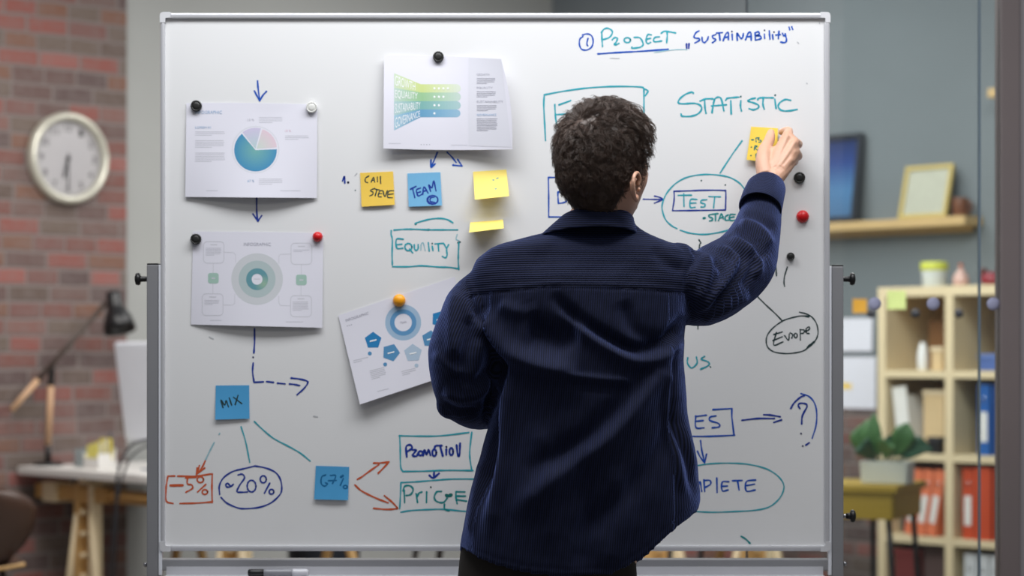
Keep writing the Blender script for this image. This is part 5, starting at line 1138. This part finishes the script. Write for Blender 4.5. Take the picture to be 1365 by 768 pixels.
# row 2
binder('ring_binder', 'dark navy ring binder in the shadow left of the blue binders', 'binder', x1+0.075, 2, 0.04, 0.27, DNV, 0, y=0.10, lab=False)
binder('ring_binder', 'bright blue ring binder standing in the second shelf row', 'binder', x1+0.135, 2, 0.06, 0.30, BLB, 0, grp='blue binders')
binder('ring_binder', 'deep blue ring binder right of the bright blue one', 'binder', x1+0.200, 2, 0.045, 0.30, mat('deep_blue_binder', (22, 70, 138), 0.45), 0, grp='blue binders', lab=False)
binder('ring_binder', 'light blue ring binder with a white label beside the mullion', 'binder', x1+0.258, 2, 0.06, 0.30, LBL, 0, grp='blue binders')
def simple_box(name, label, cat, x, row, y, w_, d_, h_, m, lean=0, lid=None):
    o = thing(name, label, cat, SW(x, y, fz(row)+math.sin(math.radians(abs(lean)))*w_/2+0.001), RZR); M = rot('Y', lean)
    MB().box(tuple(M@Vector((0, d_/2, h_/2))), (w_, d_, h_), M=M, bev=0.004).build('box_body', m, o)
    if lid: MB().box(tuple(M@Vector((0, d_/2, h_+0.006))), (w_+0.008, d_+0.008, 0.02), M=M, bev=0.003).build('box_lid', lid, o)
    return o
o = thing('magazine_file', 'white magazine file leaning in the second shelf row', 'magazine file', SW(0.125, 0.03, fz(2)+0.008), RZR); g = MB(); M = rot('Y', -7)
for c, d in (((0, 0.002, 0.14), (0.075, 0.004, 0.28)), ((-.036, .12, .12), (.003, .24, .24)), ((.036, .12, .12), (.003, .24, .24)), ((0, .24, .07), (.075, .004, .14)), ((0, .12, .002), (.075, .24, .004))): g.box(tuple(M@Vector(c)), d, M=M)
g.build('file_body', WHT, o)
simple_box('storage_box', 'beige storage box beside the white magazine file', 'box', 0.255, 2, 0.06, 0.11, 0.24, 0.255, TAN, 0, mat('beige_lid', (226, 206, 172), 0.7))
simple_box('small_box', 'small black box in front of the beige storage box', 'box', 0.285, 2, 0.015, 0.06, 0.04, 0.055, BLK, 0, mat('black_lid', (46, 46, 50), 0.5))
# row 1
o = thing('vase', 'slim white vase in the top left shelf cell', 'vase', SW(0.205, 0.05, fz(1)), RZR)
MB().lathe([(0.018, 0), (0.022, 0.01), (0.024, 0.04), (0.022, 0.08), (0.014, 0.108), (0.011, 0.118), (0.008, 0.117)], n=24).build('vase_body', mat('white_ceramic', (240, 240, 240), 0.15), o); MB().lathe([(0.011, 0.117), (0.0135, 0.120), (0.011, 0.122), (0.008, 0.117)], n=24, caps=False).build('rim', mat('white_ceramic', (240, 240, 240), 0.15), o)
simple_box('small_box', 'small beige box right of the slim white vase', 'box', 0.285, 1, 0.04, 0.055, 0.06, 0.085, TAN, 0, mat('beige_lid', (226, 206, 172), 0.7))
simple_box('storage_box', 'low blue box in the top right shelf cell', 'box', x1+0.16, 1, 0.08, 0.17, 0.2, 0.055, mat('dusty_blue_box', (74, 100, 164), 0.6), 0, mat('blue_lid', (92, 118, 180), 0.6))
simple_box('storage_box', 'brown wooden box at the back of the top left shelf cell', 'box', 0.225, 1, 0.20, 0.20, 0.15, 0.22, wood('brown_box', (124, 84, 46), 2))
simple_box('storage_box', 'dark box at the back of the top right shelf cell', 'box', x1+0.22, 1, 0.20, 0.16, 0.15, 0.25, mat('umber_box', (66, 54, 40), 0.7))
# row 3 left back, row 4
simple_box('storage_box', 'dark navy box behind the leaning coral binders', 'box', 0.083, 3, 0.10, 0.055, 0.25, 0.24, DNV, 0, mat('navy_lid', (58, 62, 82), 0.6))
simple_box('storage_box', 'dark red box in the bottom left shelf cell', 'box', 0.135, 4, 0.03, 0.13, 0.30, 0.27, DKR, 0, mat('dark_red_lid', (126, 52, 52), 0.6))
simple_box('storage_box', 'brown-grey box in the bottom left shelf cell beside the divider', 'box', 0.27, 4, 0.05, 0.12, 0.30, 0.29, mat('umber_grey_box', (86, 66, 64), 0.7), 0, mat('umber_grey_lid', (98, 76, 72), 0.7))
for k in range(4): binder('ring_binder', ('leftmost of the four white ring binders in the bottom right shelf cell', 'second from left of the four white ring binders in the bottom shelf cell', 'third from left of the four white ring binders in the bottom shelf cell', 'rightmost of the four white ring binders in the bottom shelf cell')[k], 'binder', x1+0.065+0.065*k, 4, 0.057, 0.29, GYB, 0, grp='white binders', labm=mat('label_grey', (186, 190, 198), 0.6))
# on top of the shelf
o = thing('plastic_tub', 'clear plastic tub with a lime lid on top of the bookshelf', 'tub', SW(0.155, 0.2, TZ), RZR)
MB().lathe([(0.046, 0), (0.050, 0.004), (0.056, 0.075), (0.056, 0.078), (0.052, 0.076), (0.046, 0.006)], n=32).build('tub_body', mat('milky_plastic', (206, 212, 212), 0.3), o)
MB().lathe([(0.058, 0.076), (0.060, 0.079), (0.060, 0.108), (0.057, 0.113), (0.02, 0.114)], n=32).build('lid', mat('lime_lid', (206, 212, 84), 0.5), o)
o = thing('ornament', 'pinkish glass bottle ornament on top of the bookshelf', 'ornament', SW(0.325, 0.16, TZ), RZR)
MB().lathe([(0.026, 0), (0.033, 0.008), (0.036, 0.03), (0.028, 0.055), (0.013, 0.070), (0.011, 0.082), (0.014, 0.086), (0.010, 0.085)], n=28).build('bottle_body', mat('rose_glass', (206, 168, 158), 0.1), o); MB().ball((0, 0, 0.092), 0.012).build('stopper', mat('copper', (176, 112, 92), 0.25, 0.7), o)
o = thing('figurine', 'dark red bird-shaped figurine on top of the bookshelf beside the bottle', 'figurine', SW(0.435, 0.22, TZ), RZR)
MB().ball((0, 0, 0.032), 0.032, sc=(1.5, 1, 1)).build('bird_body', mat('crimson_glaze', (136, 40, 52), 0.3), o); MB().ball((-0.036, 0, 0.064), 0.019).tube([(-0.05, 0, 0.064), (-0.068, 0, 0.06)], [0.006, 0.001], 8).build('bird_head', mat('dark_glaze', (86, 44, 40), 0.3), o); MB().tube([(0.03, 0, 0.04), (0.085, 0, 0.05)], [0.016, 0.004], 10, flat=0.5).build('tail', mat('crimson_glaze', (136, 40, 52), 0.3), o)
# ledges and frames on the right wall
def RW(s, off, z): return CORNER+UR*s-UL*off+Vector((0, 0, z))
def ledge(label, s0, s1, z):
    o = thing('wall_ledge', label, 'shelf', RW(s0, 0, z), RZR, 'wooden picture ledges'); MB().box(((s1-s0)/2, -0.07, 0.02), (s1-s0, 0.14, 0.04), bev=0.003).build('ledge_board', wood('ledge_wood', (196, 166, 116), 0), o)
    MB().box(((s1-s0)/2, -0.008, -0.012), (s1-s0-0.1, 0.016, 0.024)).build('wall_cleat', wood('ledge_wood', (196, 166, 116), 0), o)
LZ = 1.80
ledge('wooden picture ledge on the grey wall carrying two frames', 1.3, 2.74, LZ); ledge('short visible end of a higher wooden ledge beside the mullion', 2.86, 3.7, 2.345)
def frame(label, s0, s1, h_, bw, fm, im, off, lean, rz=0):
    o = thing('picture_frame', label, 'picture', RW((s0+s1)/2, off, LZ+0.041), RZR+rz, 'frames on the ledge'); w_ = s1-s0; M = rot('X', -lean)
    T = lambda c: tuple(M@Vector(c))
    for c, d in (((0, 0, bw/2), (w_, .02, bw)), ((0, 0, h_-bw/2), (w_, .02, bw)), ((-w_/2+bw/2, 0, h_/2), (bw, .02, h_-2*bw)), ((w_/2-bw/2, 0, h_/2), (bw, .02, h_-2*bw))): MB().box(T(c), d, M=M, bev=0.002).build('frame_rail', fm, o)
    MB().box(T((0, 0.003, h_/2)), (w_-2*bw, 0.006, h_-2*bw), M=M).build('picture', im, o); return o
def seaside():
    m = bpy.data.materials.new('blue_picture'); m.use_nodes = True; nt = m.node_tree; tc = nt.nodes.new('ShaderNodeTexCoord'); sx = nt.nodes.new('ShaderNodeSeparateXYZ'); nt.links.new(tc.outputs['Generated'], sx.inputs[0])
    r = nt.nodes.new('ShaderNodeValToRGB'); e = r.color_ramp.elements; e[0].color = (*lin((70, 104, 140)), 1); e[1].color = (*lin((30, 44, 84)), 1)
    q = e.new(0.35); q.color = (*lin((74, 116, 158)), 1); q = e.new(0.7); q.color = (*lin((44, 66, 124)), 1)
    nt.links.new(sx.outputs[2], r.inputs[0]); nt.links.new(r.outputs[0], nt.nodes['Principled BSDF'].inputs[0]); nt.nodes['Principled BSDF'].inputs['Roughness'].default_value = 0.3; return m
frame('dark-framed blue picture on the ledge, partly behind the board', 1.62, 2.10, 0.42, 0.028, mat('dark_frame', (34, 38, 46), 0.4), seaside(), 0.085, 8)
frame('small yellow-framed pale picture leaning on the ledge', 2.36, 2.62, 0.245, 0.018, mat('ochre_frame', (190, 168, 96), 0.5), mat('cream_print', (176, 176, 160), 0.6, var=0.12, scale=30), 0.105, 14)
o = thing('cup', 'small brown cup behind the yellow frame on the ledge', 'cup', RW(2.655, 0.05, LZ+0.04), RZR); MB().lathe([(0.03, 0), (0.033, 0.005), (0.036, 0.08), (0.035, 0.085), (0.032, 0.08), (0.028, 0.01)], n=24).build('cup_body', mat('brown_glaze', (112, 70, 48), 0.4), o); MB().tube(crom([(0.033, 0, 0.065), (0.055, 0, 0.06), (0.055, 0, 0.03), (0.033, 0, 0.022)], 5), 0.005, 8).build('handle', mat('brown_glaze', (112, 70, 48), 0.4), o)
def wpaper(s, z, w_, h_, label, m=PAPER, cat='paper', nm='paper_sheet'):
    o = MB().add([(-w_/2, 0, 0), (w_/2, 0, 0), (w_/2, -0.003, -h_), (-w_/2, -0.004, -h_)], [(0, 1, 2, 3)]).build(nm, m); o.location = RW(s, 0.006, z); o.rotation_euler = (0, 0, RZR); s_ = o.modifiers.new('t', 'SOLIDIFY'); s_.thickness = 0.0008; tag(o, label, cat, 'papers on the grey wall')
wpaper(2.03, 1.40, 0.21, 0.155, 'upper white sheet on the grey wall left of the bookshelf'); wpaper(2.05, 1.22, 0.21, 0.25, 'lower white sheet on the grey wall left of the bookshelf')
wpaper(1.985, 1.13, 0.06, 0.06, 'yellow sticky note on the lower white sheet on the wall', YEL, 'sticky note', 'sticky_note')
# side table with a pot plant
TR = math.radians(-25); tx_, ty_ = Vector((math.cos(TR), math.sin(TR), 0)), Vector((-math.sin(TR), math.cos(TR), 0))
TC = P(1193, 640, 8.4); TC.z = -0.0
tb = thing('side_table', 'olive wooden side table on black metal legs behind the glass', 'table', TC, TR)
OLV = wood('olive_wood', (172, 142, 46), 0, 0.12)
MB().box((-0.47, 0.21, 0.721), (0.96, 0.44, 0.028), bev=0.004).build('table_top', OLV, tb)
for c, d in (((-0.47, 0.008, 0.657), (0.92, 0.018, 0.10)), ((-0.47, 0.412, 0.657), (0.92, 0.018, 0.10)), ((-0.014, 0.21, 0.657), (0.018, 0.385, 0.10)), ((-0.926, 0.21, 0.657), (0.018, 0.385, 0.10))): MB().box(c, d, bev=0.002).build('apron', OLV, tb)
for x, y, dx in ((-0.04, 0.03, 0.05), (-0.04, 0.39, 0.05), (-0.90, 0.03, -0.05), (-0.90, 0.39, -0.05)): MB().tube([(x, y, 0.707), (x+dx, y, 0.0)], 0.011, 10).build('leg', mat('black_steel', (32, 32, 34), 0.4), tb)
MB().tube([(-0.17, 0.30, 0.69), (-0.17, 0.30, 0.0)], 0.010, 10).build('leg', mat('black_steel', (32, 32, 34), 0.4), tb)
PC = TC+tx_*-0.075+ty_*0.17+Vector((0, 0, 0.735))
pp = thing('potted_plant', 'green leafy plant in a white rectangular pot on the side table', 'plant', PC, TR)
g = MB(); rows = []
for z, w_, d_ in ((0, .088, .050), (.004, .092, .054), (.084, .096, .058), (.086, .094, .056), (.086, .088, .05), (.07, .086, .048)):
    rows.append([Vector((p[0]-0.0, p[1], z)) for p in rrect(-w_, -d_, w_, d_, 0.012, 4)])
g.rings(rows, caps=True, smooth=False).build('pot', mat('white_pot', (214, 218, 212), 0.4, var=0.04), pp)
MB().box((0, 0, 0.074), (0.165, 0.09, 0.006)).build('soil', mat('soil', (52, 42, 34), 0.95, bump=0.5), pp)
LEAF = mat('leaf_green', (74, 116, 66), 0.4, var=0.30, scale=18); LEAFD = mat('dark_leaf', (52, 88, 66), 0.4, var=0.25, scale=18)
def leaf(base, tip, bend, w_, m):
    a, b = Vector(base), Vector(tip); mid = a.lerp(b, 0.5)+Vector(bend); sp = crom([tuple(a), tuple(mid), tuple(b)], 7); g = MB(); sd = (b-a).cross(Vector(bend)+Vector((0.01, -1, 0.02))).normalized(); L_, C_, R__ = [], [], []
    n = len(sp)
    for i, p in enumerate(sp):
        t = i/(n-1); k = 1.18*w_*math.sin(PI*max(0, (t-0.14)/0.86)**0.8)+0.003; p = Vector(p); up_ = Vector((0, -0.18*k, 0.18*k))
        L_.append(p+sd*k+up_); C_.append(p); R__.append(p-sd*k+up_)
    g.rings([[l, c.lerp(l, .5)+(c-l).normalized()*0, c, c.lerp(r, .5), r] for l, c, r in zip(L_, C_, R__)], closed=False, caps=False)
    o = g.build('leaf', m, pp); s_ = o.modifiers.new('t', 'SOLIDIFY'); s_.thickness = 0.0015
for b_, t_, bd, w_, m in (((-.03, 0, .075), (-.075, -.02, .245), (-.045, -.02, .01), .034, LEAF), ((-.04, .01, .075), (-.10, .02, .20), (-.04, .0, .02), .032, LEAFD), ((-.02, -.01, .075), (-.045, -.03, .27), (-.015, -.02, 0), .030, LEAF),
                          ((.02, 0, .075), (.085, -.02, .235), (.02, -.02, .02), .036, LEAF), ((.03, .01, .075), (.12, -.01, .17), (.02, 0, .04), .036, LEAFD), ((.04, -.01, .075), (.185, -.03, .135), (.02, -.01, .04), .028, LEAFD), ((0, .02, .075), (.03, .03, .19), (0, .02, .02), .03, LEAFD), ((-.01, -.02, .075), (.045, -.08, .155), (.0, -.03, .03), .032, LEAF), ((-.03, -.02, .075), (-.10, -.07, .14), (-.01, -.03, .03), .03, LEAFD)):
    leaf(b_, t_, bd, w_, m)
